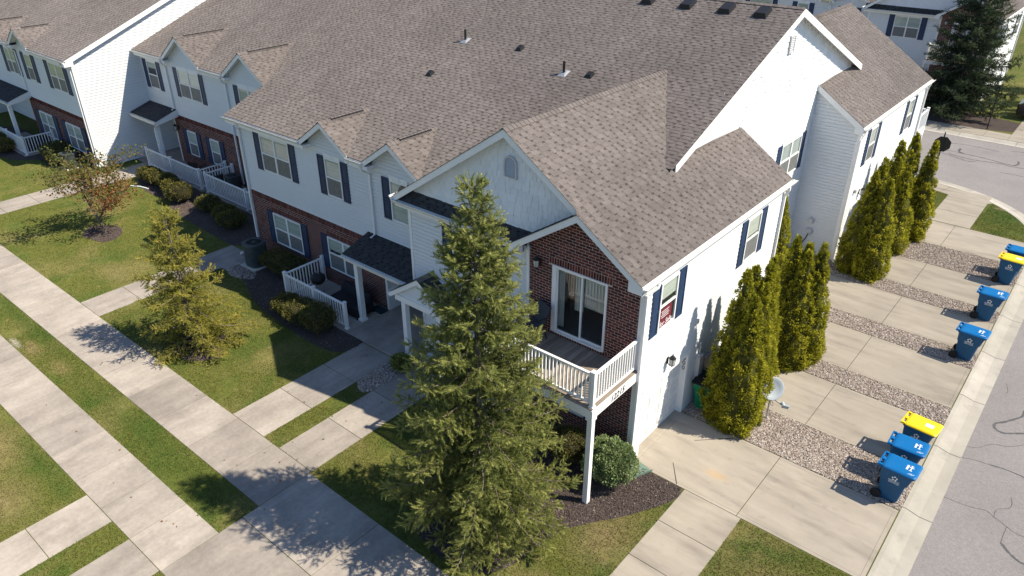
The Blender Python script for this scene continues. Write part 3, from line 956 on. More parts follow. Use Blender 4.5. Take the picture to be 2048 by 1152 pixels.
def heap(name, poly, z, step, sz, m, density, flat=.45, parent=None):
    """loose chips or stones scattered over a polygon: one mesh"""
    P = np.array(poly); lo, hi = P.min(0), P.max(0)
    n = int((hi[0] - lo[0]) * (hi[1] - lo[1]) * density)
    x = nrg.uniform(lo[0], hi[0], n); y = nrg.uniform(lo[1], hi[1], n)
    k = in_poly(x, y, poly); x, y = x[k], y[k]; n = len(x)
    if n == 0: return
    base = np.array([(1, 0, 0), (0, 1, 0), (-1, 0, 0), (0, -1, 0), (.1, .1, 1), (0, 0, -.6)])
    F = np.array([(0, 1, 4), (1, 2, 4), (2, 3, 4), (3, 0, 4)])
    v = base[None] * (1 + nrg.uniform(-.3, .3, (n, 6, 3))) + nrg.uniform(-.18, .18, (n, 6, 3))
    s = nrg.uniform(sz[0], sz[1], (n, 1, 1)); v = v * s
    v[:, :, 0] *= nrg.uniform(.8, 1.7, (n, 1)); v[:, :, 2] *= flat
    th = nrg.uniform(0, 6.28, n); c, sn = np.cos(th)[:, None], np.sin(th)[:, None]
    X = v[:, :, 0] * c - v[:, :, 1] * sn + x[:, None]; Y = v[:, :, 0] * sn + v[:, :, 1] * c + y[:, None]
    Z = v[:, :, 2] + z + nrg.uniform(0, step, (n, 1))
    V = np.stack([X, Y, Z], 2).reshape(-1, 3)
    Q = (F[None] + (np.arange(n) * 6)[:, None, None]).reshape(-1, 3)
    return np_obj(name, V, Q, np.repeat(nrg.uniform(0, 1, n), 4), m, parent, 'stuff')

for nm, poly in BEDS.items():
    bed = sheet('mulch_bed', poly, -.007, 'mulch')
    dens = {'corner': 1500, 'front': 900, 'maple': 700, 'small_spruce': 900, 'side': 500, 'left': 300, 'corner_fir': 150}[nm]
    heap('mulch', poly, -.006, .03, (.007, .020), M['mulch'], dens * 1.05, .5)
GR = [[(.02, 2.87), (6.2, 2.87), (6.2, 4.6), (.02, 4.6)], [(.02, 7.22), (6.2, 7.22), (6.2, 8.18), (.02, 8.18)], [(-1.8, 8.3), (.02, 8.3), (.02, 15.5), (-1.8, 15.5)],
      [(.02, 10.82), (6.2, 10.82), (6.2, 11.83), (.02, 11.83)], [(.02, 14.42), (6.2, 14.42), (6.2, 15.38), (.02, 15.38)], [(.02, 17.92), (6.2, 17.92), (6.2, 19.98), (.02, 19.98)],
      smooth([(-8.58, -2.35), (-8.6, -.7), (-7.9, -.66), (-7.88, -2.45), (-8.3, -2.6), (-8.58, -2.35)], 3), wob(-17.9, -.55, .8, .45, seed=9)]
for k, poly in enumerate(GR):
    sheet('gravel_bed', poly, -.008, 'gravel_base')
    heap('gravel', poly, -.006, .022, (.014, .030), M['gravel'], (1700, 1500, 300, 1300, 1000, 900, 1300, 1000)[k], .6)

# ------------------------------------------------------------------ grass
SOLID = [(-50, -6.38, -7.45, -5.82), (-50, -6.38, -10.08, -8.58), (-6.38, 4.6, -10.08, -5.88), (-10.18, -8.60, -5.9, -.7), (-7.86, -6.38, -5.9, 0), (-20.38, -18.85, -5.9, .6),
         (-18.85, -17.6, -.9, .55), (-33.3, -31.6, -5.9, 3.2), (-10.16, -8.76, -22, -10), (-7.88, -6.42, -22, -10), (1.66, 3.24, -15, 0), (1.92, 3.68, 22.7, 27.6), (-14.9, -8, -.8, 2)]
def grass(rects, dens, h=(.016, .042), wd=.009):
    X = []; Y = []
    for x0, x1, y0, y1, k in rects:
        n = int((x1 - x0) * (y1 - y0) * dens * k)
        X.append(nrg.uniform(x0, x1, n)); Y.append(nrg.uniform(y0, y1, n))
    x, y = np.concatenate(X), np.concatenate(Y)
    ok = np.ones(len(x), bool)
    e = nrg.uniform(-.015, .03, len(x))
    for a, b_, c, d in SOLID:
        ok &= ~((x > a + e) & (x < b_ - e) & (y > c + e) & (y < d - e))
    for p in BEDS.values(): ok &= ~in_poly(x, y, p)
    for p in GR[-2:]: ok &= ~in_poly(x, y, p)
    ok &= ~((x > arcX) & (y > arcY) & (np.hypot(x - arcX, y - arcY) > np.where(x < 3.8, curb_in - 1.12, curb_in - .02)))
    # worn patches stay thin
    wear = np.sin(x * 1.7 + 2.3 * np.sin(y * .9)) * np.sin(y * 2.1 + 1.3 * np.sin(x * 1.1))
    ok &= ~((wear > .72) & (nrg.uniform(0, 1, len(x)) < .55))
    x, y = x[ok], y[ok]; n = len(x)
    th = nrg.uniform(0, 6.28, n); hh = nrg.uniform(h[0], h[1], n); ln = nrg.uniform(0, .04, n); la = nrg.uniform(0, 6.28, n)
    w = wd * nrg.uniform(.7, 1.4, n)
    V = np.zeros((n, 3, 3))
    V[:, 0, 0] = x - w * np.cos(th); V[:, 0, 1] = y - w * np.sin(th); V[:, 1, 0] = x + w * np.cos(th); V[:, 1, 1] = y + w * np.sin(th)
    V[:, 2, 0] = x + ln * np.cos(la); V[:, 2, 1] = y + ln * np.sin(la)
    V[:, :2, 2] = -.014; V[:, 2, 2] = -.012 + hh
    np_obj('grass', V.reshape(-1, 3), np.arange(n * 3).reshape(-1, 3), np.clip(nrg.normal(.45, .14, n), 0, 1), M['blade'], None, 'stuff')
grass([(-19, -10.1, -5.9, .2, 1), (-32, -20.3, -5.9, 1.5, .55), (-46, -33.2, -5.9, 0, .35), (-40, -20, -8.62, -7.4, .7), (-20, -6.36, -8.62, -7.4, 1.2), (-26, -10.1, -15, -10.05, 1),
       (-8.8, -7.84, -14, -10.05, 1.2), (-6.45, -4, -13, -10.05, 1.2), (-8.62, -7.84, -5.9, -2.3, 1.3), (-6.4, 1.7, -5.9, 0, 1.3), (3.22, 6.2, -6, 0, 1.4), (-.5, 1.95, 22.7, 28, .7), (3.66, 6.2, 22.7, 28, .8)], 1150)
#@@PART4
# ------------------------------------------------------------------ the end unit (wing) used by the near and the far townhouse building
SL = 2 / 3
CX, ZR = -4.22, 8.58
def ze(x): return 5.6 + SL * (.25 - x)              # east slope of the cross gable
MS, MR, MZ = .40, 11.8, 10.2
def zm_(y): return MZ - MS * abs(MR - y)            # main roof

def hatch_louvre(parent, fr, a0, a1, z0, z1, arched, dep=.05, name='gable_vent'):
    b = MB(); w = .04
    zt = z1 - ((a1 - a0) / 2 if arched else 0)
    b.fbox(fr, a0, a0 + w, .015, dep + .02, z0, zt); b.fbox(fr, a1 - w, a1, .015, dep + .02, z0, zt)
    b.fbox(fr, a0 + w, a1 - w, .015, dep + .02, z0, z0 + w)
    c = (a0 + a1) / 2; r = (a1 - a0) / 2
    if arched:
        n = 12
        for k in range(n):
            t0, t1 = math.pi * k / n, math.pi * (k + 1) / n
            b.hexa([fr.p(c + r * math.cos(t), d, zt + r * math.sin(t)) if o_ else fr.p(c + (r - w) * math.cos(t), d, zt + (r - w) * math.sin(t))
                    for d in (.015, dep + .02) for t, o_ in ((t0, 0), (t0, 1), (t1, 1), (t1, 0))])
    else:
        b.fbox(fr, a0 + w, a1 - w, .015, dep + .02, z1 - w, z1)
    o = b.obj(name, M['vent'], parent)
    z = z0 + w + .01
    while z < z1 - w - .03:
        hw = r - w if z < zt else math.sqrt(max(.001, (r - w) ** 2 - (z - zt) ** 2))
        MB().hexa([fr.p(c - hw, dep + .012, z), fr.p(c + hw, dep + .012, z), fr.p(c + hw, dep + .018, z + .004), fr.p(c - hw, dep + .018, z + .004),
                   fr.p(c - hw, .02, z + .045), fr.p(c + hw, .02, z + .045), fr.p(c + hw, .024, z + .05), fr.p(c - hw, .024, z + .05)]).obj('louvre', M['vent'], o)
        z += .062
    return o

def garage(parent, fr, a0, a1, z1, dep=.17, detail=True):
    f = MB(); w = .10
    for q in ((a0 - w, a0 + .008, 0, z1), (a1 - .008, a1 + w, 0, z1)): f.fbox(fr, q[0], q[1], -dep - .05, .032, q[2], q[3])
    f.fbox(fr, a0 - w, a1 + w, -dep - .05, .034, z1 - .008, z1 + w)
    o = f.obj('garage_door_frame', M['trim'], parent)
    d = MB(); d.fbox(fr, a0 + .009, a1 - .009, -dep - .05, -dep, 0.01, z1 - .009)
    g = d.obj('garage_door', M['garage'], parent)
    n = 4; hz = z1 / n
    for k in range(n):
        s = MB(); s.fbox(fr, a0 + .004, a1 - .004, -dep + .001, -dep + .014, k * hz + .012, (k + 1) * hz - .004)
        m = 4; wz = (a1 - a0) / m
        for j in range(m):
            p, q = a0 + j * wz + .07, a0 + (j + 1) * wz - .07
            e, c = k * hz + .10, (k + 1) * hz - .09
            for u in ((p, q, e, e + .02), (p, q, c - .02, c), (p, p + .02, e + .02, c - .02), (q - .02, q, e + .02, c - .02)):
                s.fbox(fr, u[0], u[1], -dep + .014, -dep + .026, u[2], u[3])
            s.fbox(fr, p + .05, q - .05, -dep + .014, -dep + .024, e + .05, c - .05)
        s.obj('door_panel', M['garage'], g)
    return o

def corner(parent, x, y, z0, z1, sx, sy, w=.10):
    """corner post of trim covering both faces; sx, sy = outward signs"""
    MB().box(min(x - sx * w, x + sx * .036), max(x - sx * w, x + sx * .036), min(y - sy * w, y + sy * .036), max(y - sy * w, y + sy * .036), z0, z1).obj('corner_trim', M['trim'], parent)

def wing(T, detail=True):
    S = Fr((0, 0, 0), (0, 1, 0)); B = Fr((0, 0, 0), (1, 0, 0)); Wf = Fr((0, .05, 0), (1, 0, 0)); Gt = Fr((0, .03, 0), (1, 0, 0))
    # --- side wall with the garage
    w1 = (.68, 1.56, 3.88, 5.28); w2 = (5.66, 6.60, 3.88, 5.28); gd = (.37, 2.80, 0, 2.13)
    siding(T, S, .02, 5.46, .02, 8.25, [w1, w2, gd], detail)
    win_set(T, S, *w1, blind=(.75, 0), screen=not detail, head=False, detail=detail)
    win_set(T, S, *w2, blind=(.9, .9), screen=True, head=False, detail=detail)
    garage(T, S, gd[0], gd[1], gd[3], .17)
    corner(T, 0, 8.27, 0, 5.46, 1, 1); corner(T, 0, 0, 0, 5.46, 1, -1, .13)
    lantern(T, S, 1.5, 2.55)
    backing(T, 'rear_wall', Fr((0, 8.27, 0), (-1, 0, 0)), 0, 6.8, lambda z: max(.02, -(.25 - (z + .2 - 5.6) / SL)), 1.9, [], M['siding'], .1)
    # --- brick bay with sliding door (upper) and window (lower)
    sd = (-2.80, -1.08, 3.15, 5.18); lw = (-2.42, -1.55, .75, 2.05)
    ap = 6.87
    bricks(T, B, .02, ap, lambda z: max(-3.58, -1.83 - (ap - z) / SL), lambda z: min(-.125, -1.83 + (ap - z) / SL), [sd, lw],
           [(-2.92, -.96, 5.18, 5.38), (-2.55, -1.42, 2.05, 2.24), (-2.92, -.96, 3.02, 3.15)], detail, (-.2, -1, 5.0), 300)
    # sliding door
    f = MB(); a0, a1, z0, z1 = sd; w = .06
    f.fbox(B, a0, a0 + .13, -.10, .03, z0, z1); f.fbox(B, a1 - w, a1, -.10, .03, z0, z1); f.fbox(B, a0 + .13, a1 - w, -.10, .03, z1 - w, z1); f.fbox(B, a0 + .13, a1 - w, -.10, .05, z0, z0 + .05)
    f.fbox(B, a0 + .02, a0 + .035, .03, .034, z0, z1)
    door = f.obj('sliding_door', M['trim'], T)
    mid = (a0 + a1) / 2 + .06
    for p, q, d in ((a0 + .13, mid + .03, -.045), (mid - .03, a1 - w, -.085)):
        s = MB(); v = .045
        s.fbox(B, p, p + v, d, d + .035, z0 + .05, z1 - w); s.fbox(B, q - v, q, d, d + .035, z0 + .05, z1 - w)
        s.fbox(B, p + v, q - v, d, d + .035, z1 - w - v, z1 - w); s.fbox(B, p + v, q - v, d, d + .035, z0 + .05, z0 + .05 + v)
        s.obj('door_sash', M['trim'], door)
        MB().face([B.p(p + v, d + .02, z0 + .095), B.p(q - v, d + .02, z0 + .095), B.p(q - v, d + .02, z1 - w - v), B.p(p + v, d + .02, z1 - w - v)]).obj('pane', M['glass'], door)
    # room behind the sliding door: floor, back wall, curtains
    rm = MB()
    rm.box(-3.4, -.3, .14, 3.2, 3.10, 3.14); rm.box(-3.4, -.3, 3.2, 3.25, 3.14, 5.5); rm.box(-3.45, -3.4, .14, 3.2, 3.14, 5.5); rm.box(-.3, -.25, .14, 3.2, 3.14, 5.5); rm.box(-3.4, -.3, .14, 3.2, 5.5, 5.53)
    rm.obj('room_interior', mat('room_walls', (.20, .17, .15), .8) if detail else M['dark'], door)
    cu = MB()
    for (p, q), zb in (((a0 + .02, a0 + .26), z0 + .05), ((mid - .02, a1 - .03), z0 + .95), ((mid - .32, mid - .05), z0 + .75)):
        n = 22 if q - p > .5 else 8
        for j in range(n):
            u0, u1 = p + (q - p) * j / n, p + (q - p) * (j + 1) / n
            d0, d1 = -.22 - .05 * (j % 2), -.22 - .05 * ((j + 1) % 2)
            cu.face([B.p(u0, d0, zb), B.p(u1, d1, zb), B.p(u1, d1, z1 - .05), B.p(u0, d0, z1 - .05)], .2 + .8 * ((j * 7) % 5) / 5)
    cu.obj('curtain', M['curtain'], door, 'stuff')
    win_set(T, B, *lw, left=False, blind=(1, 1), detail=detail, head=False)
    lantern(T, B, -3.22, 5.08)
    # --- white front wall beside the bay
    ww = (-6.48, -4.80, 3.86, 5.26)
    siding(T, Wf, .02, 5.46, lambda z: -8.26 if z > 2.6 else -7.9, -3.58, [ww], detail)
    win_set(T, Wf, *ww, units=2, curtain=detail, blind=(1, .6), detail=detail)
    MB().fbox(Wf, -3.66, -3.565, .0, .085, 0, 5.46).obj('corner_trim', M['trim'], T)
    MB().fbox(Wf, -8.30, -8.20, -.02, .038, 2.6, 5.46).obj('corner_trim', M['trim'], T)
    MB().fbox(Wf, -7.95, -7.85, -.02, .038, 0, 2.6).obj('corner_trim', M['trim'], T)
    MB().box(-8.28, -7.9, .06, 2.0, 2.52, 2.6).obj('soffit', M['trim'], T)
    Wl = Fr((-8.28, 1.2, 0), (0, -1, 0))
    backing(T, 'side_wall', Wl, 2.6, 5.46, 0, 1.15, [], M['siding'], .1)
    backing(T, 'side_wall', Fr((-7.92, 2.0, 0), (0, -1, 0)), 0, 2.55, 0, 1.94, [], M['siding'], .1)
    # --- shake gable with arched vent
    shakes(T, Gt, 5.80, 8.48, lambda z: CX - max(0, 8.48 - z) / SL, lambda z: min(CX + max(0, 8.48 - z) / SL, -.35), [], detail)
    hatch_louvre(T, Gt, -4.45, -4.02, 7.2, 7.80, True)
    f3 = Fr((0, -.30, 0), (1, 0, 0)); f4 = Fr((0, -.42, 0), (1, 0, 0))
    L0 = CX - (ZR - 5.66) / SL
    rake(T, f3, [(L0, 5.66), (CX, ZR - .01)], .21, -.03, 0); rake(T, f3, [(CX, ZR - .01), (-1.80, ze(-1.80) - .01)], .21, -.03, 0)
    for p, q in (((L0, 5.66), (CX, ZR - .01)), ((CX, ZR - .01), (-1.80, ze(-1.80) - .01))):
        MB().prism([(p[0], p[1] - .07), (q[0], q[1] - .07), (q[0], q[1] - .10), (p[0], p[1] - .10)], -.33, -.031, f3).obj('soffit', M['trim'], T)
    ax, az = -1.83, ze(-1.83)
    rake(T, f4, [(ax, az - .01), (.12, ze(.12) - .01)], .20, -.03, 0); rake(T, f4, [(-3.95, az - (3.95 - 1.83) * SL - .01), (ax, az - .01)], .20, -.03, 0)
    for p, q in (((-3.95, az - 2.12 * SL - .01), (ax, az - .01)), ((ax, az - .01), (.12, ze(.12) - .01))):
        MB().prism([(p[0], p[1] - .07), (q[0], q[1] - .07), (q[0], q[1] - .10), (p[0], p[1] - .10)], -.42, -.031, f4).obj('soffit', M['trim'], T)
    MB().prism([(-.28, 5.46), (.12, 5.46), (.12, 5.56), (-.05, 5.62), (-.28, 5.76)], -.42, .004, f4).obj('eave_return', M['trim'], T)
    MB().prism([(-3.97, 5.36), (-3.62, 5.36), (-3.62, 5.60), (-3.97, 5.44)], -.42, .004, f4).obj('eave_return', M['trim'], T)
    # --- roofs: east slope, west slope, small gable's west slope, pent
    sx = Vector((-1, 0, SL)).normalized(); Ls = (0.1 - CX) * math.hypot(1, SL); cs = sx.x
    def IE(s):
        x = .1 + s * cs
        y0 = -.44 if x > ax else -.32
        y1 = 8.55 if x > -1.86 else MR - (MZ - ze(x)) / MS
        return [(y0, y1)]
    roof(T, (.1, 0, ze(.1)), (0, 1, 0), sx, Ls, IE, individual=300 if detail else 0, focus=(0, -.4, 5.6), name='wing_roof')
    def IW(s):
        x = 2 * CX - (.1 + s * cs)
        return [(-.32, MR - (MZ - ze(2 * CX - x)) / MS)]
    roof(T, (2 * CX - .1, 0, ze(.1)), (0, 1, 0), Vector((1, 0, SL)), Ls, IW, name='wing_roof')
    L2 = 2.12 * math.hypot(1, SL)
    roof(T, (-3.95, 0, az - 2.12 * SL), (0, 1, 0), Vector((1, 0, SL)), L2, plain(-.44, .03), name='gablet_roof')
    ridge_caps(T, (CX, -.33, ZR + .005), (CX, MR - (MZ - ZR) / MS - .05, ZR + .005), Vector((-1, 0, -SL)).normalized(), Vector((1, 0, -SL)).normalized())
    pz = 5.56
    roof(T, (0, -.24, pz), (1, 0, 0), Vector((0, .28, .33)), math.hypot(.28, .33), plain(L0 + .02, -3.5), name='pent_roof', expo=.13)
    MB().box(L0 + .02, -3.62, -.24, -.20, 5.34, 5.55).obj('fascia', M['trim'], T)
    MB().box(L0 + .02, -3.62, -.20, .04, 5.44, 5.46).obj('soffit', M['trim'], T)
    gutter(T, (L0 - .02, -.24, pz - .01), (-3.7, -.24, pz - .01), (0, -1, 0))
    gutter(T, (L0 + .02, 1.0, 5.66), (L0 + .02, -.35, 5.66), (-1, 0, 0))
    # side eave
    MB().box(.06, .10, -.39, 8.5, 5.46, 5.68).obj('fascia', M['trim'], T)
    MB().box(-.02, .06, -.39, 8.5, 5.46, 5.48).obj('soffit', M['trim'], T)
    gutter(T, (.10, -.40, 5.655), (.10, 8.72, 5.655), (1, 0, 0), guard=True)
    downspout(T, [(.16, .30, 5.55), (.16, .22, 5.45), (.05, -.06, 5.30), (.05, -.07, .12), (.18, -.16, .06)])
    downspout(T, [(.16, 8.22, 5.55), (.16, 8.22, 5.45), (.07, 8.20, 5.25), (.07, 8.20, .15)])
    # --- rake of the wing's back end
    fb = Fr((0, 8.56, 0), (-1, 0, 0))
    rake(T, fb, [(-.12, ze(.12) - .01), (1.95, ze(-1.95) - .01)], .2, -.03, 0)
    # --- balcony
    bal = bpy.data.objects.new('balcony', None); C.objects.link(bal); bal.parent = T
    n = 25; x0, x1 = -3.60, -.01
    for k in range(n):
        p, q = x0 + (x1 - x0) * k / n, x0 + (x1 - x0) * (k + 1) / n
        MB().box(p + .003, q - .003, -2.08, -.012, 3.03, 3.062, rnd.random()).obj('deck_board', M['deck'], bal)
    MB().box(-3.62, .015, -2.09, -2.055, 2.78, 3.028).obj('fascia', M['trim'], bal)
    MB().box(-.03, .015, -2.054, -.002, 2.78, 3.028).obj('fascia', M['trim'], bal)
    MB().box(-3.62, -3.58, -2.054, -.002, 2.78, 3.028).obj('fascia', M['trim'], bal)
    MB().box(-3.57, -.04, -1.2, -1.14, 2.80, 3.02).box(-3.57, -.04, -.6, -.54, 2.80, 3.02).obj('joist', M['deck'], bal)
    for px in (-.075, -3.53):
        MB().box(px - .07, px + .07, -2.05, -1.91, -.05, 2.779).obj('column', M['trim'], bal)
        MB().box(px - .095, px + .095, -2.0955, -1.885, 2.70, 2.778).obj('column_cap', M['trim'], bal)
    railing(bal, [(-3.53, -.06, 0), (-3.53, -1.98, 0), (-.075, -1.98, 0), (-.075, -.06, 0)], 3.062, .95, .10, .108, [0, 1, 1, 0])
    # --- entry gable over the second door
    gx, gz, hw = -7.43, 3.33, 1.34
    fe = Fr((0, -.62, 0), (1, 0, 0))
    Lh = math.hypot(hw, hw * SL)
    for sg in (-1, 1):
        roof(T, (gx + sg * hw, -.62, gz - hw * SL), (0, 1, 0), Vector((-sg, 0, SL)), Lh, plain(-.02, .66 if sg > 0 else .68), name='entry_roof')
        rake(T, fe, [(gx + sg * hw, gz - hw * SL - .01), (gx, gz - .01)], .17, -.03, 0)
        MB().prism([(gx + sg * hw, gz - hw * SL - .06), (gx, gz - .06), (gx, gz - .09), (gx + sg * hw, gz - hw * SL - .09)], -.66, -.031, fe).obj('soffit', M['trim'], T)
        gutter(T, (gx + sg * hw, -.62, gz - hw * SL - .02), (gx + sg * hw, .02, gz - hw * SL - .02), (sg, 0, 0))
    ridge_caps(T, (gx, -.63, gz + .004), (gx, .05, gz + .004), Vector((-1, 0, -SL)).normalized(), Vector((1, 0, -SL)).normalized())
    siding(T, Fr((0, -.50, 0), (1, 0, 0)), 2.42, gz - .09, lambda z: gx - min(hw - .12, max(0, (gz - .09 - z) / SL)), lambda z: gx + min(hw - .12, max(0, (gz - .09 - z) / SL)), [], False)
    MB().box(gx - hw + .2, gx + hw - .2, -.56, -.40, 2.22, 2.42).obj('beam', M['trim'], T)
    for px in (-8.2, -6.66):
        MB().box(px - .085, px + .085, -.57, -.40, .05, 2.22).box(px - .11, px + .11, -.595, -.375, .055, .15).obj('column', M['trim'], T)

TOWN = empty('townhouse_building', (0, 0, 0), 'white-sided townhouse row with brick balcony bay and shingle gable beside the driveways', 'house', None)
wing(TOWN, True)
T = TOWN
# house numbers and window sign
text('house_number', '12215', .25, (.021, -1.0, 2.905), rot_from((0, 1, 0), (0, 0, 1)), M['black'], T, .004, 1.0, .25)
for k, ch in enumerate('600'):
    text('house_number', ch, .20, (-.075, 2.7895, 1.93 - k * .17), rot_from((1, 0, 0), (0, 0, 1)), M['black'], T, .003)
Sf = Fr((0, 0, 0), (0, 1, 0))
sg_ = MB(); sg_.fbox(Sf, .74, 1.36, .028, .0335, 3.94, 4.50); sg_ = sg_.obj('window_sign', M['maroon'], T)
text('sign_text', 'for Sale', .20, (.036, 1.07, 4.04), rot_from((0, 1, 0), (0, 0, 1)), M['white'], sg_, .001, 1.0, .2)
for k, (h, w_) in enumerate(((4.40, .40), (4.34, .34), (4.28, .42), (4.22, .36))):
    MB().fbox(Sf, 1.02 - w_ / 2, 1.02 + w_ / 2, .0336, .0345, h, h + .016).obj('sign_line', M['white'], sg_)

# --- main gable end wall
G = Fr((-1.9, 0, 0), (0, 1, 0))
gw = (12.76, 14.66, 3.85, 5.25)
def gl(z): return MR - (MZ - .10 - z) / MS
def gr(z): return MR + (MZ - .10 - z) / MS
siding(T, G, .15, 7.16, lambda z: 8.2 if z < 5.4 else max(4.55, min(8.2, 8.2 - (z - 5.4) * 10)), lambda z: 15.6 if z < 5.4 else min(19.05, 15.6 + (z - 5.4) * 10), [gw], True)
shakes(T, G, 7.16, MZ - .10, gl, gr, [], False, .2)
win_set(T, G, *gw, units=2, curtain=True, blind=(1, 0))
hatch_louvre(T, G, 11.62, 12.02, 8.75, 9.32, False, .06)
G2 = Fr((-1.6, 0, 0), (0, 1, 0))
for a, c in (((3.95, zm_(3.95)), (MR, MZ)), ((MR, MZ), (19.6, zm_(19.6)))):
    rake(T, G2, [(a[0], a[1] - .012), (c[0], c[1] - .012)], .24, -.03, 0)
    MB().prism([(a[0], a[1] - .08), (c[0], c[1] - .08), (c[0], c[1] - .11), (a[0], a[1] - .11)], -.3, -.031, G2).obj('soffit', M['trim'], T)
# --- rear annex with its own garage
AF = Fr((0, 15.55, 0), (1, 0, 0)); AS = Fr((0, 0, 0), (0, 1, 0))
siding(T, AF, .15, 6.93, -1.88, lambda z: min(-.02, .25 - (z + .10 - 5.6) / SL), [], True)
MB().box(-1.88, -.02, 15.56, 15.68, -.05, .15).obj('foundation', M['curb'], T)
corner(T, 0, 15.55, .1, 5.46, 1, -1)
aw1 = (16.86, 17.72, 3.88, 5.28); aw2 = (22.1, 22.95, 3.88, 5.28); ag = (15.98, 18.40, 0, 2.13)
siding(T, AS, .02, 5.46, 15.57, 24.8, [aw1, aw2, ag], False)
win_set(T, AS, *aw1, blind=(1, .8), head=False); win_set(T, AS, *aw2, blind=(1, 1), head=False)
garage(T, AS, ag[0], ag[1], ag[3]); lantern(T, AS, 17.2, 2.55)
MB().fbox(AS, 16.35, 16.52, .016, .12, 2.78, 2.92).obj('dryer_vent', M['vent'], T)
corner(T, 0, 24.82, 0, 5.46, 1, 1)
sx = Vector((-1, 0, SL)).normalized(); Ls = (0.1 - CX) * math.hypot(1, SL)
def IA(s):
    x = .1 + s * sx.x
    return [(15.40 if x > -1.86 else MR + (MZ - ze(x)) / MS, 25.1)]
roof(T, (.1, 0, ze(.1)), (0, 1, 0), sx, Ls, IA, name='annex_roof')
roof(T, (2 * CX - .1, 0, ze(.1)), (0, 1, 0), Vector((1, 0, SL)), Ls, lambda s: [(MR + (MZ - ze(.1 + s * sx.x)) / MS, 25.1)], name='annex_roof', expo=.3)
ridge_caps(T, (CX, MR + (MZ - ZR) / MS, ZR), (CX, 25.1, ZR), Vector((-1, 0, -SL)).normalized(), Vector((1, 0, -SL)).normalized())
fa = Fr((0, 15.40, 0), (1, 0, 0))
rake(T, fa, [(-1.96, ze(-1.96) - .01), (.12, ze(.12) - .01)], .24, -.03, 0)
MB().prism([(-.22, 5.40), (.12, 5.40), (.12, 5.62), (-.22, 5.82)], -.15, .004, fa).obj('eave_return', M['trim'], T)
MB().box(.06, .10, 15.43, 25.05, 5.46, 5.68).obj('fascia', M['trim'], T)
gutter(T, (.10, 15.42, 5.655), (.10, 25.25, 5.655), (1, 0, 0))
downspout(T, [(.16, 15.72, 5.56), (.12, 15.66, 5.42), (.05, 15.49, 5.2), (.05, 15.49, .16), (.20, 15.42, .08)])
downspout(T, [(.16, 24.70, 5.56), (.12, 24.72, 5.42), (.07, 24.75, 5.2), (.07, 24.75, .16)])
rb = bpy.data.objects.new('rear_balcony', None); C.objects.link(rb); rb.parent = T
MB().box(-3.5, .10, 24.85, 26.4, 2.80, 3.06).obj('deck', M['trim'], rb)
railing(rb, [(.04, 24.95, 0), (.04, 26.34, 0), (-3.4, 26.34, 0)], 3.06, .95, .10, .2)
MB().box(-.05, .09, 26.26, 26.40, -.05, 2.8).obj('column', M['trim'], rb)
backing(T, 'rear_wall', Fr((0, 24.8, 0), (-1, 0, 0)), 0, 8.4, lambda z: max(.02, -(.25 - (z + .12 - 5.6) / SL)), lambda z: min(-2 * CX - .02, -2 * CX - max(.02, -(.25 - (z + .12 - 5.6) / SL))), [], M['siding'])
backing(T, 'rear_wall', Fr((-8.4, 22.4, 0), (-1, 0, 0)), 0, 5.6, 0, 10.8, [], M['siding'])
# --- main roof, front unit A
A0, A1 = -19.48, -1.6
sm = Vector((0, 1, MS)).normalized()
def IM(s):
    y = .8 + s * sm.y; z = 5.8 + MS * (y - .8)
    I = [(A0, A1)]
    xe = .25 - (z - 5.6) / SL
    if z < ZR: I = sub(I, [(2 * CX - xe, xe if z > 7.0 else 99)])
    for c, hw in ((-13.34, 1.31), (-9.92, 1.30)):
        r_ = hw - (z - 5.83) / SL if z > 5.83 else hw
        if r_ > 0: I = sub(I, [(c - r_, c + r_)])
    return I
LM = (MR - .8) * math.hypot(1, MS)
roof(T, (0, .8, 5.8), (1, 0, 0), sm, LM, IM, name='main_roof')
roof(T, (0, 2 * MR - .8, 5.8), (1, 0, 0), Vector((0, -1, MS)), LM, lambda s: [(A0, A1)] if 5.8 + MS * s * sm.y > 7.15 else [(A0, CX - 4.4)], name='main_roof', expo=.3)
ridge_caps(T, (A0, MR, MZ + .006), (A1, MR, MZ + .006), Vector((0, -1, -MS)).normalized(), Vector((0, 1, -MS)).normalized())
FA = Fr((0, 1.2, 0), (1, 0, 0))
A_w = [(-17.80, -15.97, 3.85, 5.28), (-13.83, -12.95, 3.85, 5.28), (-10.40, -9.55, 3.85, 5.28)]
siding(T, FA, 2.74, 5.52, -19.2, -8.2, A_w, True)
win_set(T, FA, *A_w[0], units=2, blind=(1, 0)); win_set(T, FA, *A_w[1], blind=(1, 0)); win_set(T, FA, *A_w[2], blind=(1, 1), screen=False)
A_l = [(-17.74, -15.92, .73, 2.06), (-14.26, -12.42, .73, 2.06)]
bricks(T, FA, .02, 2.735, -19.18, -11.10, A_l, [(-19.18, -11.1, 2.52, 2.735), (-17.84, -15.82, 2.06, 2.26), (-14.36, -12.32, 2.06, 2.26)])
win_set(T, FA, *A_l[0], units=2, blind=(1, 1), head=False, screen=True); win_set(T, FA, *A_l[1], units=2, blind=(.8, 0), head=False, right=False)
MB().fbox(FA, -19.22, -8.3, .0, .03, 2.70, 2.74).obj('belt_trim', M['trim'], T) if False else None
corner(T, -19.2, 1.2, 0, 5.5, -1, -1)
backing(T, 'end_wall', Fr((-19.2, 11.8, 0), (0, -1, 0)), 0, 9.9, 0, lambda z: min(10.58, 11.0 - (z - 5.50) / MS), [], M['siding'])
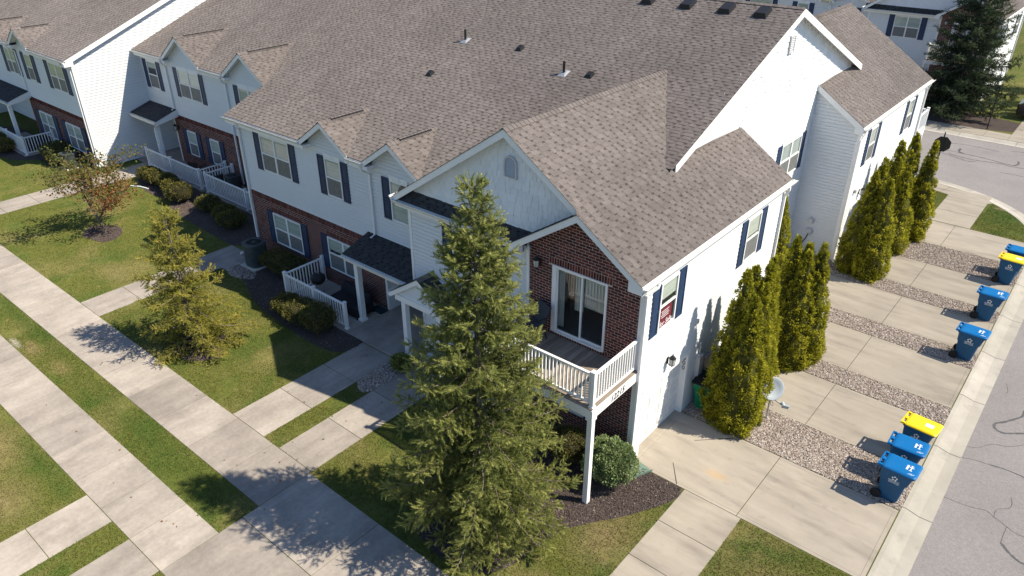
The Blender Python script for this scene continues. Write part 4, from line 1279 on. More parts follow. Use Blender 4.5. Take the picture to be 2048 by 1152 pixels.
for p, q in ((A0, -14.66), (-12.02, -11.22)):
    MB().box(p + .02, q, .82, .86, 5.52, 5.77).obj('fascia', M['trim'], T)
    MB().box(p + .02, q, .86, 1.19, 5.52, 5.54).obj('soffit', M['trim'], T)
    gutter(T, (p - .03, .82, 5.765), (q, .82, 5.765), (0, -1, 0))
rake(T, Fr((A0, 0, 0), (0, -1, 0)), [(-MR, MZ - .012), (-.8, 5.79)], .2, -.03, 0)
dormer(T, -13.34, 1.31, 5.83, SL, 1.2, .78, 5.8, MS); dormer(T, -9.92, 1.30, 5.83, SL, 1.2, .78, 5.8, MS)
downspout(T, [(-18.6, .76, 5.65), (-18.6, .80, 5.5), (-19.12, 1.12, 5.25), (-19.12, 1.12, .35), (-19.12, .9, .2), (-19.12, .2, .12)])
downspout(T, [(-11.35, .76, 5.65), (-11.35, .80, 5.5), (-11.35, 1.13, 5.25), (-11.35, 1.13, 3.05), (-11.40, .95, 2.93)])
# entry recess and porch of unit A
siding(T, Fr((0, 2.0, 0), (1, 0, 0)), .05, 2.55, -11.1, -7.95, [(-10.55, -9.6, .05, 2.1)], False)
dr = MB(); dr.fbox(Fr((0, 2.0, 0), (1, 0, 0)), -10.62, -9.53, 0, .03, .055, 2.16); dr = dr.obj('entry_door', M['trim'], T)
MB().fbox(Fr((0, 2.0, 0), (1, 0, 0)), -10.53, -9.62, .031, .045, .06, 2.09).obj('door_leaf', M['navy'], dr)
MB().box(-11.10, -11.0, 1.17, 2.0, .05, 2.55).obj('corner_trim', M['trim'], T)
MB().box(-11.05, -7.9, .0, 2.0, 2.50, 2.55).obj('porch_ceiling', M['trim'], T)
roof(T, (0, -.06, 2.60), (1, 0, 0), Vector((0, 1.26, .40)), math.hypot(1.26, .40), lambda s: [(-11.78, -8.27 if s > .1 else -8.27)], name='porch_roof')
MB().box(-11.76, -8.28, -.04, .0, 2.36, 2.57).obj('beam', M['trim'], T)
MB().prism([(0.04, 2.58), (-1.2, 2.97), (-1.2, 2.80), (.04, 2.41)], -.03, .0, Fr((-11.78, 0, 0), (0, -1, 0))).obj('rake_board', M['trim'], T)
gutter(T, (-11.82, -.05, 2.575), (-8.6, -.05, 2.575), (0, -1, 0))
MB().box(-11.33, -11.15, .03, .21, .06, 2.36).box(-11.37, -11.11, -.01, .25, .055, .13).obj('column', M['trim'], T)

# --- unit B, set back
EB, RB = 4.35, 15.35
FB = Fr((0, 4.7, 0), (1, 0, 0))
B_w = [(-33.42, -32.42, 3.85, 5.28), (-30.26, -28.24, 3.85, 5.28), (-24.74, -23.1, 3.85, 5.28)]
siding(T, FB, 2.74, 5.52, -34.1, -19.25, B_w, False)
win_set(T, FB, *B_w[0], blind=(.5, 0)); win_set(T, FB, *B_w[1], units=2, blind=(1, 0)); win_set(T, FB, *B_w[2], units=2, blind=(1, .5))
B_l = [(-30.58, -29.70, .70, 2.02), (-28.36, -27.50, .70, 2.02)]
bricks(T, FB, .02, 2.735, -31.75, -19.25, B_l, [(-31.75, -19.25, 2.52, 2.735)])
for q in B_l: win_set(T, FB, *q, sh=.38, blind=(1, .6), head=False)
lantern(T, FB, -31.5, 1.95)
siding(T, Fr((0, 6.2, 0), (1, 0, 0)), .05, 2.7, -34.1, -31.7, [], False)
MB().box(-34.1, -31.7, 4.75, 6.2, 2.66, 2.72).obj('porch_ceiling', M['trim'], T)
MB().box(-31.78, -31.68, 4.68, 6.2, .05, 2.7).obj('corner_trim', M['trim'], T)
zB = 5.8
def IBm(s):
    y = EB + s * sm.y; z = zB + MS * (y - EB); I = [(-34.12, -19.25)]
    for c, hw in ((-29.2, 1.75), (-23.68, 1.72)):
        r_ = hw - (z - 5.84) / SL if z > 5.84 else hw
        if r_ > 0: I = sub(I, [(c - r_, c + r_)])
    return I
roof(T, (0, EB, zB), (1, 0, 0), sm, LM, IBm, name='main_roof')
dormer(T, -29.2, 1.75, 5.84, SL, 4.7, 4.33, zB, MS); dormer(T, -23.68, 1.72, 5.84, SL, 4.7, 4.33, zB, MS)
for p, q in ((-34.1, -30.95), (-27.45, -25.4), (-21.96, -19.5)):
    MB().box(p, q, EB + .02, EB + .06, 5.52, 5.77).obj('fascia', M['trim'], T)
    MB().box(p, q, EB + .06, 4.69, 5.52, 5.54).obj('soffit', M['trim'], T)
    gutter(T, (p, EB + .02, 5.765), (q, EB + .02, 5.765), (0, -1, 0))
downspout(T, [(-31.1, 4.3, 5.65), (-31.1, 4.35, 5.5), (-31.35, 4.63, 5.25), (-31.35, 4.63, 3.1), (-31.4, 4.5, 2.98)])
downspout(T, [(-25.6, 4.3, 5.65), (-25.6, 4.35, 5.5), (-25.75, 4.63, 5.25), (-25.75, 4.63, .2)])
roof(T, (0, 3.45, 2.62), (1, 0, 0), Vector((0, 1.24, .40)), math.hypot(1.24, .40), plain(-34.05, -31.25), name='porch_roof')
MB().box(-34.05, -31.27, 3.47, 3.55, 2.38, 2.59).obj('beam', M['trim'], T)
MB().prism([(-3.47, 2.6), (-4.69, 2.99), (-4.69, 2.62), (-3.47, 2.42)], -.03, .0, Fr((-31.25, 0, 0), (0, -1, 0))).obj('rake_board', M['trim'], T)
gutter(T, (-34.05, 3.46, 2.595), (-31.22, 3.46, 2.595), (0, -1, 0))
MB().box(-31.65, -31.47, 3.5, 3.68, .06, 2.38).obj('column', M['trim'], T)
downspout(T, [(-31.4, 3.4, 2.5), (-31.45, 3.45, 2.4), (-31.56, 3.46, 2.2), (-31.56, 3.46, .1)])
# roof fittings
def on_main(x, y): return Vector((x, y, zm_(y)))
for x in (-7.08, -5.53, -4.06, -2.79):
    p = on_main(x, 11.23); e = MS * .5
    MB().hexa([p + Vector((-.22, -.25, -.10)), p + Vector((.22, -.25, -.10)), p + Vector((.22, .25, .10)), p + Vector((-.22, .25, .10)),
               p + Vector((-.18, -.25, .07)), p + Vector((.18, -.25, .07)), p + Vector((.18, .2, .22)), p + Vector((-.18, .2, .22))]).obj('roof_vent', M['black'], T)
for x, y, z in ((-10.05, 7.48, 0), (-6.51, 6.78, 0), (-12.49, 5.3, 0), (-29.72, 5.62, 1)):
    p = on_main(x, y) if not z else Vector((x, y, zB + MS * (y - EB)))
    MB().hexa([p + Vector((-.12, -.13, -.05)), p + Vector((.12, -.13, -.05)), p + Vector((.12, .13, .05)), p + Vector((-.12, .13, .05)),
               p + Vector((-.09, -.10, .07)), p + Vector((.09, -.10, .07)), p + Vector((.09, .08, .15)), p + Vector((-.09, .08, .15))]).obj('exhaust_vent', M['black'], T)
for x, y in ((-7.48, 6.66), (-12.68, 7.42)):
    p = on_main(x, y)
    v = MB().tube([p + Vector((0, 0, -.05)), p + Vector((0, 0, .42))], .045, 10).obj('vent_pipe', M['black'], T)
    MB().hexa([p + Vector((-.16, -.18, -.055)), p + Vector((.16, -.18, -.055)), p + Vector((.16, .18, .09)), p + Vector((-.16, .18, .09)),
               p + Vector((-.07, -.07, .03)), p + Vector((.07, -.07, .03)), p + Vector((.07, .07, .09)), p + Vector((-.07, .07, .09))]).obj('flashing', M['steel'], v)
# meters on the annex wall, utility boxes near the garage
for z, r_ in ((1.55, .13), (1.1, .14)):
    MB().lathe([(0, 0), (r_, 0), (r_, .06), (r_ * .8, .09), (r_ * .75, .14), (0, .15)], (-1.05 - .04 * z, 15.53, z), 14, axis=(0, -1, 0)).obj('electric_meter', M['vent'], T)
MB().tube([(-1.12, 15.50, .95), (-1.2, 15.50, .7), (-1.3, 15.50, .5), (-1.3, 15.5, .1)], .02, 6).obj('conduit', M['black'], T)
MB().box(.02, .16, 3.35, 3.62, .85, 1.75).obj('utility_box', M['vent'], T)
MB().box(.02, .14, 3.75, 4.10, 1.0, 1.5).obj('utility_box', M['steel'], T)
MB().tube([(.06, 3.48, 1.75), (.06, 3.48, 2.2)], .025, 6).tube([(.06, 3.9, 1.5), (.06, 3.9, 1.95), (.06, 4.3, 2.1)], .02, 6).obj('conduit', M['vent'], T)
MB().box(.016, .09, 2.95, 3.07, 3.05, 3.18).obj('exhaust_vent', M['vent'], T)

# ------------------------------------------------------------------ the next building to the left
N = empty('townhouse_building', (0, 0, 0), 'neighbouring townhouse whose bare white gable end rises past the lower roof', 'house', None)
EW = Fr((-34.1, 0, 0), (0, 1, 0))
def nl(z): return 1.2 if z < 5.86 else .8 + (z + .10 - 5.8) / MS
siding(N, EW, .05, 10.09, lambda z: max(1.22, nl(z)), lambda z: min(22.4, 2 * MR - nl(z)), [], True, .145)
corner(N, -34.1, 1.2, 0, 5.5, 1, -1)
MB().box(-34.2, -34.09, 1.18, 1.3, .05, 2.73).obj('brick_return', M['brick'], N) if False else None
NW = [(-43.05, -41.72, 3.85, 5.28), (-40.22, -39.36, 3.85, 5.28), (-37.1, -35.3, 3.85, 5.28)]
FN = Fr((0, 1.2, 0), (1, 0, 0))
siding(N, FN, 2.74, 5.52, -50, -34.15, NW, False)
for q, u in zip(NW, (2, 1, 2)): win_set(N, FN, *q, sh=.45, units=u, blind=(1, .2))
NL = [(-40.55, -38.75, .62, 2.02), (-37.05, -35.2, .62, 2.02)]
bricks(N, FN, .02, 2.735, -41.6, -34.13, NL, [(-41.6, -34.13, 2.52, 2.735)])
for q in NL: win_set(N, FN, *q, sh=.5, units=2, blind=(1, .2), head=False)
siding(N, Fr((0, 2.6, 0), (1, 0, 0)), .05, 2.7, -50, -41.6, [], False)
def INm(s):
    y = .8 + s * sm.y; z = 5.8 + MS * (y - .8); I = [(-52, -33.82)]
    for c, hw in ((-39.63, 1.24), (-43.2, 1.24)):
        r_ = hw - (z - 5.86) / SL if z > 5.86 else hw
        if r_ > 0: I = sub(I, [(c - r_, c + r_)])
    return I
roof(N, (0, .8, 5.8), (1, 0, 0), sm, LM, INm, name='main_roof')
roof(N, (0, 2 * MR - .8, 5.8), (1, 0, 0), Vector((0, -1, MS)), LM, plain(-52, -33.82), name='main_roof', expo=.4)
dormer(N, -39.63, 1.24, 5.86, SL, 1.2, .78, 5.8, MS); dormer(N, -43.2, 1.24, 5.86, SL, 1.2, .78, 5.8, MS)
NE = Fr((-33.82, 0, 0), (0, 1, 0))
for a, c in (((.8, 5.79), (MR, MZ - .012)), ((MR, MZ - .012), (2 * MR - .8, 5.79))):
    rake(N, NE, [a, c], .24, -.03, 0)
    MB().prism([(a[0], a[1] - .08), (c[0], c[1] - .08), (c[0], c[1] - .11), (a[0], a[1] - .11)], -.28, -.031, NE).obj('soffit', M['trim'], N)
MB().prism([(.76, 5.50), (1.22, 5.50), (1.22, 5.72), (.76, 5.70)], -.28, .004, NE).obj('eave_return', M['trim'], N)
for p, q in ((-38.36, -33.82), (-41.9, -40.9)):
    MB().box(p, q, .82, .86, 5.52, 5.77).obj('fascia', M['trim'], N)
    MB().box(p, q, .86, 1.19, 5.52, 5.54).obj('soffit', M['trim'], N)
    gutter(N, (p, .82, 5.765), (q, .82, 5.765), (0, -1, 0))
downspout(N, [(-34.3, .76, 5.65), (-34.3, .80, 5.5), (-34.18, 1.12, 5.25), (-34.18, 1.12, .15)])
downspout(N, [(-41.3, .76, 5.65), (-41.3, .80, 5.5), (-41.3, 1.12, 5.25), (-41.3, 1.12, 3.1)])
roof(N, (0, -.05, 2.62), (1, 0, 0), Vector((0, 1.24, .40)), math.hypot(1.24, .40), plain(-50, -41.25), name='porch_roof')
MB().box(-50, -41.27, -.03, .05, 2.38, 2.59).obj('beam', M['trim'], N)
MB().prism([(.03, 2.6), (-1.19, 2.99), (-1.19, 2.62), (.03, 2.42)], -.03, .0, Fr((-41.25, 0, 0), (0, -1, 0))).obj('rake_board', M['trim'], N)
gutter(N, (-50, -.04, 2.595), (-41.22, -.04, 2.595), (0, -1, 0))
MB().box(-41.75, -41.57, 0, .18, .06, 2.38).obj('column', M['trim'], N)
backing(N, 'end_wall', Fr((-50, 22.4, 0), (0, -1, 0)), 0, 10.0, lambda z: max(0, (z - 5.5) / MS - .8) if z > 5.5 else 0, lambda z: 21.2 - (max(0, (z - 5.5) / MS - .8) if z > 5.5 else 0), [], M['siding'])
backing(N, 'rear_wall', Fr((-34.1, 22.4, 0), (-1, 0, 0)), 0, 5.6, 0, 16, [], M['siding'])

# ------------------------------------------------------------------ the far building beyond the side street
FARX, FARY = -.45, 44.75
F_ = empty('townhouse_building', (FARX, FARY, 0), 'far white townhouse with dark pent roof standing behind the tall fir tree', 'house', None)
wing(F_, False)
FF = Fr((0, 1.2, 0), (1, 0, 0))
fw = [(-17.6, -15.8, 3.85, 5.28), (-13.83, -12.95, 3.85, 5.28), (-10.40, -9.55, 3.85, 5.28)]
siding(F_, FF, .02, 5.52, -30, -8.2, fw, False)
for q in fw: win_set(F_, FF, *q, blind=(1, 1), detail=False)
def IF(s):
    y = .8 + s * sm.y; z = 5.8 + MS * (y - .8); I = [(-30, A1)]
    xe = .25 - (z - 5.6) / SL
    if z < ZR: I = sub(I, [(2 * CX - xe, xe if z > 7.0 else 99)])
    for c, hw in ((-13.34, 1.31), (-9.92, 1.30)):
        r_ = hw - (z - 5.83) / SL if z > 5.83 else hw
        if r_ > 0: I = sub(I, [(c - r_, c + r_)])
    return I
roof(F_, (0, .8, 5.8), (1, 0, 0), sm, LM, IF, name='main_roof', expo=.2)
dormer(F_, -13.34, 1.31, 5.83, SL, 1.2, .78, 5.8, MS); dormer(F_, -9.92, 1.30, 5.83, SL, 1.2, .78, 5.8, MS)
gutter(F_, (-12.02, .82, 5.765), (-11.22, .82, 5.765), (0, -1, 0)); gutter(F_, (-30, .82, 5.765), (-14.66, .82, 5.765), (0, -1, 0))
downspout(F_, [(-11.35, .76, 5.65), (-11.35, .80, 5.5), (-11.35, 1.13, 5.25), (-11.35, 1.13, 1)])
siding(F_, G, .15, 7.16, 8.2, 15.6, [], False); backing(F_, 'gable_wall', G, 7.0, MZ - .10, gl, gr, [], M['siding'])
#@@PART5
# ------------------------------------------------------------------ railings, porch things
r1 = empty('patio_railing', (-14.7, -.62, .055), 'white railing behind the clipped boxwoods on the near patio', 'railing', 'white patio railings')
def rail_local(o, pts, **k):
    railing(o, [(p[0] - o.location.x, p[1] - o.location.y, 0) for p in pts], 0, **k)
rail_local(r1, [(-14.68, 1.10), (-14.68, -.62), (-12.95, -.62), (-11.22, -.62)], top=1.0, gap=.125)
r2 = empty('patio_railing', (-32.4, 3.1, .055), 'white railing below the dark porch roof beside the wicker chairs', 'railing', 'white patio railings')
rail_local(r2, [(-32.4, 3.12), (-29.9, 3.12), (-27.15, 3.12), (-27.15, 4.6)], top=1.0, gap=.14)
r3 = empty('patio_railing', (-26.5, 3.05, .055), 'white railing enclosing the patio next to the two outdoor units, ending at the house corner', 'railing', 'white patio railings')
rail_local(r3, [(-26.5, 4.6), (-26.5, 3.08), (-23.0, 3.08), (-19.6, 3.08)], top=1.0, gap=.14)
r4 = empty('patio_railing', (-44, -.5, .055), 'white railing of the neighbouring house behind two round shrubs', 'railing', 'white patio railings')
rail_local(r4, [(-44, -.48), (-41.6, -.48), (-39.35, -.48), (-39.35, 1.1)], top=1.0, gap=.14)

def ac_unit(loc, label, s=1.0, h=.95):
    o = empty('ac_unit', loc, label, 'air conditioner', 'outdoor air conditioning units')
    r_ = .39 * s
    MB().box(-.5 * s, .5 * s, -.5 * s, .5 * s, 0, .06).obj('pad', M['curb'], o)
    b = MB(); n = 24
    ring = lambda k, q: [(q * (abs(math.cos(t)) ** .6) * (1 if math.cos(t) > 0 else -1), q * (abs(math.sin(t)) ** .6) * (1 if math.sin(t) > 0 else -1), k) for t in np.linspace(0, 2 * math.pi, n, endpoint=False)]
    A, Bq = ring(.07, r_), ring(h - .08, r_)
    for k in range(n):
        l = (k + 1) % n
        b.face([A[k], A[l], Bq[l], Bq[k]])
    b.obj('cabinet', M['ac'], o)
    for j in range(12):
        z = .12 + j * (h - .25) / 12
        s_ = MB(); A, Bq, D = ring(z, r_ + .002), ring(z + .03, r_ + .014), ring(z + .034, r_ + .002)
        for k in range(n):
            l = (k + 1) % n
            s_.face([A[k], A[l], Bq[l], Bq[k]]); s_.face([Bq[k], Bq[l], D[l], D[k]])
        s_.obj('louvre', M['ac'], o)
    t_ = MB(); A, Bq, D, E_ = ring(h - .08, r_ + .03), ring(h - .01, r_ + .03), ring(h, r_ - .02), [(x * .78, y * .78, h) for x, y, z in ring(h, r_)]
    for P, Q in ((A, Bq), (Bq, D)):
        for k in range(n):
            l = (k + 1) % n
            t_.face([P[k], P[l], Q[l], Q[k]])
    C_ = [(.30 * s * math.cos(t), .30 * s * math.sin(t), h) for t in np.linspace(0, 2 * math.pi, n, endpoint=False)]
    for k in range(n):
        l = (k + 1) % n
        t_.face([D[k], D[l], C_[l], C_[k]])
    t_.obj('top_cover', M['ac'], o)
    g = MB().lathe([(0, h - .12), (.30 * s, h - .12)], (0, 0, 0), n)
    g.obj('fan_well', M['black'], o)
    gr_ = MB()
    for q in (.07, .13, .19, .25, .30):
        pts = [(q * s * math.cos(t), q * s * math.sin(t), h + .012 - .02 * q) for t in np.linspace(0, 2 * math.pi, 25)]
        gr_.tube(pts, .006, 4, cap=False)
    for k in range(8):
        t = 2 * math.pi * k / 8
        gr_.tube([(0, 0, h + .012), (.31 * s * math.cos(t), .31 * s * math.sin(t), h + .004)], .006, 4)
    gr_.lathe([(0, h + .02), (.07 * s, h + .018), (.075 * s, h - .02)], (0, 0, 0), 14)
    gr_.obj('fan_guard', M['ac'], o)
    return o
ac_unit((-17.95, .22, -.02), 'dark air conditioner standing at the brick corner beside a long low hedge', 1.0, 1.05)
ac_unit((-26.75, 3.75, -.02), 'air conditioner behind the far railing corner, the lower of the two side by side', .8, .8)
ac_unit((-25.8, 4.1, -.02), 'air conditioner tucked against the far brick wall inside the railing', .8, .85)
ac_unit((-35.6, .35, -.02), 'pale topped air conditioner half hidden behind the red leaved young tree', .95, .85)

# covered bench, grill, mat, splash block
o = empty('covered_bench', (-12.1, .35, .055), 'long patio bench under a fitted black cover', 'bench')
MB().hexa([(-.80, -.45, .08), (.80, -.42, .08), (.80, .42, .08), (-.80, .42, .08), (-.74, -.40, .50), (.78, -.36, .42), (.76, .36, .46), (-.72, .36, .56)]).obj('cover', M['cover'], o, bevel=.05)
MB().hexa([(-.80, .14, .50), (.80, .14, .44), (.80, .42, .44), (-.80, .42, .50), (-.76, .26, .80), (.76, .26, .76), (.76, .42, .76), (-.76, .42, .80)]).obj('backrest_cover', M['cover'], o, bevel=.04)
b = MB()
for x in (-.72, .72):
    for y in (-.36, .36): b.box(x - .03, x + .03, y - .03, y + .03, 0, .1)
b.obj('feet', M['black'], o)
o = empty('kettle_grill', (-13.95, .30, .055), 'small round black kettle grill in the corner of the near patio', 'grill')
MB().lathe([(0, .42), (.14, .45), (.25, .54), (.285, .66)], (0, 0, 0), 18).obj('bowl', M['black'], o, smooth=True)
MB().lathe([(.29, .66), (.27, .76), (.18, .84), (.05, .87), (0, .87)], (0, 0, 0), 18).obj('lid', M['black'], o, smooth=True)
MB().tube([(-.07, 0, .86), (-.05, 0, .93), (.05, 0, .93), (.07, 0, .86)], .012, 6).obj('handle', M['steel'], o)
for k in range(3):
    t = 2.1 * k + .4
    MB().tube([(.12 * math.cos(t), .12 * math.sin(t), .47), (.27 * math.cos(t), .27 * math.sin(t), .0)], .013, 6).obj('leg', M['steel'], o)
MB().lathe([(0, .18), (.17, .18), (.18, .20), (0, .205)], (0, 0, 0), 16).obj('ash_tray', M['steel'], o)
o = tag(MB().box(-11.55, -11.0, .75, 1.08, .0552, .13).box(-11.52, -11.03, .78, 1.05, .13, .15).obj('tray', M['teal'], bevel=.01), 'dark teal tray lying beside the brick wall end', 'tray')
o = MB().hexa([(.02, -.30, .0), (.16, -.34, .0), (.60, -.02, .0), (.30, .14, .0), (.02, -.30, .10), (.16, -.34, .08), (.60, -.02, .03), (.30, .14, .06)])
o = empty('splash_block', (.05, -.02, .0), 'pale green plastic splash block at the foot of the garage corner', 'splash block')
L_ = [(.10, -.38), (.36, -.50), (.62, .10), (.22, .18)]
sp = MB(); sp.face([(x, y, .012) for x, y in L_])
for k in range(4):
    if k == 2: continue
    (x0, y0), (x1, y1) = L_[k], L_[(k + 1) % 4]
    cx_, cy_ = .32, -.15
    f = .88
    a, c = (x0, y0), (x1, y1); e = (cx_ + (x1 - cx_) * f, cy_ + (y1 - cy_) * f); g = (cx_ + (x0 - cx_) * f, cy_ + (y0 - cy_) * f)
    sp.hexa([(*a, 0), (*c, 0), (*e, 0), (*g, 0), (*a, .07), (*c, .07), (*e, .06), (*g, .06)])
sp.obj('basin', M['splash'], o)
o2 = empty('entry_mat', (-6.9, -.35, .056), 'dark doormat on the second entry step', 'doormat')
MB().box(-.35, .35, -.2, .2, 0, .02).obj('mat', M['rubber'], o2, bevel=.008)

def chair(loc, rz, label, m, cat='chair', group=None, h=.95):
    o = empty('patio_chair', loc, label, cat, group, rz)
    MB().hexa([(-.27, -.28, .40), (.27, -.28, .40), (.27, .25, .38), (-.27, .25, .38), (-.27, -.28, .45), (.27, -.28, .45), (.27, .25, .43), (-.27, .25, .43)]).obj('seat', m, o, bevel=.01)
    MB().hexa([(-.27, .22, .44), (.27, .22, .44), (.27, .26, .44), (-.27, .26, .44), (-.27, .40, h), (.27, .40, h), (.27, .44, h), (-.27, .44, h)]).obj('backrest', m, o, bevel=.01)
    for sx_ in (-.27, .27):
        MB().tube([(sx_, -.28, 0), (sx_, -.26, .64), (sx_, .30, .66)], .016, 6).obj('armrest', M['black'], o)
        MB().tube([(sx_, .32, 0), (sx_, .22, .42), (sx_, .44, h)], .016, 6).obj('leg', M['black'], o)
    return o
chair((-3.05, -.55, 3.064), R(-20), 'dark grey sling chair leaning by the sliding door on the balcony', M['fabric'])
chair((-28.75, 3.95, .056), R(200), 'brown wicker chair on the far patio, the one nearer the wall lamp', M['wicker'], group='wicker chairs on the far patio')
chair((-27.85, 4.0, .056), R(160), 'brown wicker chair on the far patio, nearer the outdoor units', M['wicker'], group='wicker chairs on the far patio')
o = empty('covered_table', (-40.1, .45, .055), 'round table under a black cover on the neighbouring patio', 'table')
MB().lathe([(.0, .02), (.62, .02), (.58, .60), (.50, .66), (0, .72)], (0, 0, 0), 18).obj('cover', M['cover'], o, smooth=True)
o = tag(MB().tube([(-30.4, 1.05, .02), (-29.9, 1.3, .03), (-29.35, 1.42, .02)], .035, 8).obj('drain_pipe', M['white']), 'thin white drain pipe lying on the mulch edge', 'pipe')

# ------------------------------------------------------------------ wheeled bins
def bin_cart(name, label, body, lid, group, printed):
    o = empty(name, (0, 0, 0), label, 'bin', group)
    # x towards the street (front), hinge and wheels at x = 0
    def ring(z, x0, x1, hw, r=.06):
        P = []
        for cx_, cy_, a in ((x1 - r, hw - r, 0), (x0 + r, hw - r, 90), (x0 + r, -hw + r, 180), (x1 - r, -hw + r, 270)):
            for k in range(4):
                t = R(a + 30 * k); P.append((cx_ + r * math.cos(t), cy_ + r * math.sin(t), z))
        return P
    rows = [ring(.03, .14, .60, .215), ring(.10, .13, .62, .225), ring(.66, .085, .70, .262), ring(.68, .065, .735, .278), ring(.92, .05, .79, .292), ring(1.0, .045, .80, .297)]
    b = MB()
    for A, Bq in zip(rows, rows[1:]):
        for k in range(16):
            l = (k + 1) % 16
            b.face([A[k], A[l], Bq[l], Bq[k]])
    b.face(list(reversed(rows[0])))
    b.obj('body', body, o)
    rim = MB(); A, Bq = ring(.985, .02, .83, .315), ring(1.03, .02, .83, .315)
    for k in range(16):
        l = (k + 1) % 16
        rim.face([A[k], A[l], Bq[l], Bq[k]])
    rim.face(list(reversed(A))); rim.face(Bq)
    rim.obj('rim', body, o)
    ld = MB()
    rw = [ring(1.034, .05, .87, .325, .08), ring(1.065, .05, .875, .325, .08), ring(1.088, .10, .84, .29, .07), ring(1.094, .16, .78, .25, .06)]
    for A, Bq in zip(rw, rw[1:]):
        for k in range(16):
            l = (k + 1) % 16
            ld.face([A[k], A[l], Bq[l], Bq[k]])
    ld.face(rw[-1]); ld.face(list(reversed(rw[0])))
    ld.obj('lid', lid, o)
    hb = MB()
    hb.box(-.03, .055, -.30, -.24, 1.02, 1.085).box(-.03, .055, .24, .30, 1.02, 1.085).box(-.03, .055, -.06, .06, 1.02, 1.085).box(-.055, -.015, -.31, .31, 1.03, 1.075)
    hb.obj('handle', lid, o, bevel=.008)
    for sy in (-1, 1):
        w = MB().lathe([(.03, -.035), (.12, -.035), (.135, -.02), (.135, .02), (.12, .035), (.03, .035)], (.10, sy * .27, .135), 18, axis=(0, 1, 0)).obj('wheel', M['rubber'], o, smooth=False)
        MB().lathe([(0, -.03), (.07, -.038), (.07, .038), (0, .03)], (.10, sy * .27, .135), 12, axis=(0, 1, 0)).obj('hub', M['black'], w)
    MB().tube([(.10, -.27, .135), (.10, .27, .135)], .015, 6).obj('axle', M['black'], o)
    if printed:
        # printed mark on the side that faces the walk: a ring of five darts over two lines of lettering
        mk = MB()
        yb = -.281
        for k in range(5):
            t = math.pi / 2 + 2 * math.pi * k / 5
            c0 = Vector((.42, yb, .82)); u = Vector((math.cos(t), -.02 * math.sin(t), math.sin(t))); v = Vector((-math.sin(t), 0, math.cos(t)))
            off = Vector((0, -.012 - .075 * (math.sin(t) * .075 + .0) , 0))
            p = [c0 + u * .030 + v * .006, c0 + u * .052 + v * .030, c0 + u * .078, c0 + u * .052 - v * .030]
            mk.face([q + off for q in p])
        mk.obj('logo', M['white'], o)
        text('lettering', 'REPUBLIC\nSERVICES', .062, (.42, -.2805, .70), rot_from((1, 0, 0), (0, -.07, 1)), M['white'], o, .001)
        if printed == 1:
            lt = MB(); z = 1.0952
            lt.box(.60, .72, .03, .05, z, z + .002); lt.box(.60, .72, -.115, -.095, z, z + .002) if False else None
            # "I"-shaped bar, stacked word and two strokes near the front edge
            lt.box(.655, .675, -.08, .10, z, z + .002).box(.63, .70, .10, .118, z, z + .002).box(.63, .70, -.098, -.08, z, z + .002)
            for j in range(5): lt.box(.55, .60, -.09 + j * .04, -.09 + j * .04 + .026, z, z + .002)
            lt.obj('lid_print', M['white'], o)
            st = MB()
            for dx in (0, .06): st.hexa([(.64 + dx, -.245, 1.0915), (.66 + dx, -.245, 1.0915), (.74 + dx, -.19, 1.0895), (.72 + dx, -.19, 1.0895), (.64 + dx, -.245, 1.096), (.66 + dx, -.245, 1.096), (.74 + dx, -.19, 1.096), (.72 + dx, -.19, 1.096)])
            st.obj('lid_arrow', M['white'], o)
        else:
            MB().box(.50, .70, -.08, .08, 1.0945, 1.0965).obj('label', M['white'], o)
    return o
GB = 'wheeled bins set out along the kerb'
B1 = bin_cart('wheeled_bin', 'blue-lidded bin nearest the foot of the picture, first of the close trio at the kerb', M['bin_blue'], M['bin_lid'], GB, 1)
B1['label'] = 'blue-lidded bin standing on gravel beside the first driveway, nearest of a close trio'
BY = bin_cart('wheeled_bin', 'yellow-lidded bin at the end of the close trio of bins', M['bin_blue'], M['bin_yellow'], GB, 2)
B1.location = (5.46, 3.24, 0); B1.rotation_euler.z = R(-2)
BY.location = (5.44, 5.33, 0); BY.rotation_euler.z = R(-4)
for src, loc, rz, lb in ((B1, (5.40, 4.20, 0), 1, 'blue-lidded bin squeezed between a yellow-lidded bin and another blue one'),
                         (B1, (5.46, 11.42, 0), -2, 'lone blue-lidded bin on the second gravel strip, nearer the close trio'),
                         (B1, (5.42, 14.62, 0), -1, 'lone blue-lidded bin between the other lone one and the far yellow lid'),
                         (BY, (5.46, 18.15, 0), -3, 'yellow-lidded bin on the widest far gravel strip beside a blue-lidded one'),
                         (B1, (5.52, 19.14, 0), -2, 'farthest blue-lidded bin, just past the far yellow-lidded bin')):
    c = copy_tree(src); c.location = loc; c.rotation_euler.z = R(rz); c['label'] = lb
BG = bin_cart('wheeled_bin', 'green bin with a black lid tucked between the garage and the arborvitae', M['bin_green'], M['cover'], None, 0)
BG.location = (.36, 3.92, -.02); BG.rotation_euler.z = R(-84)

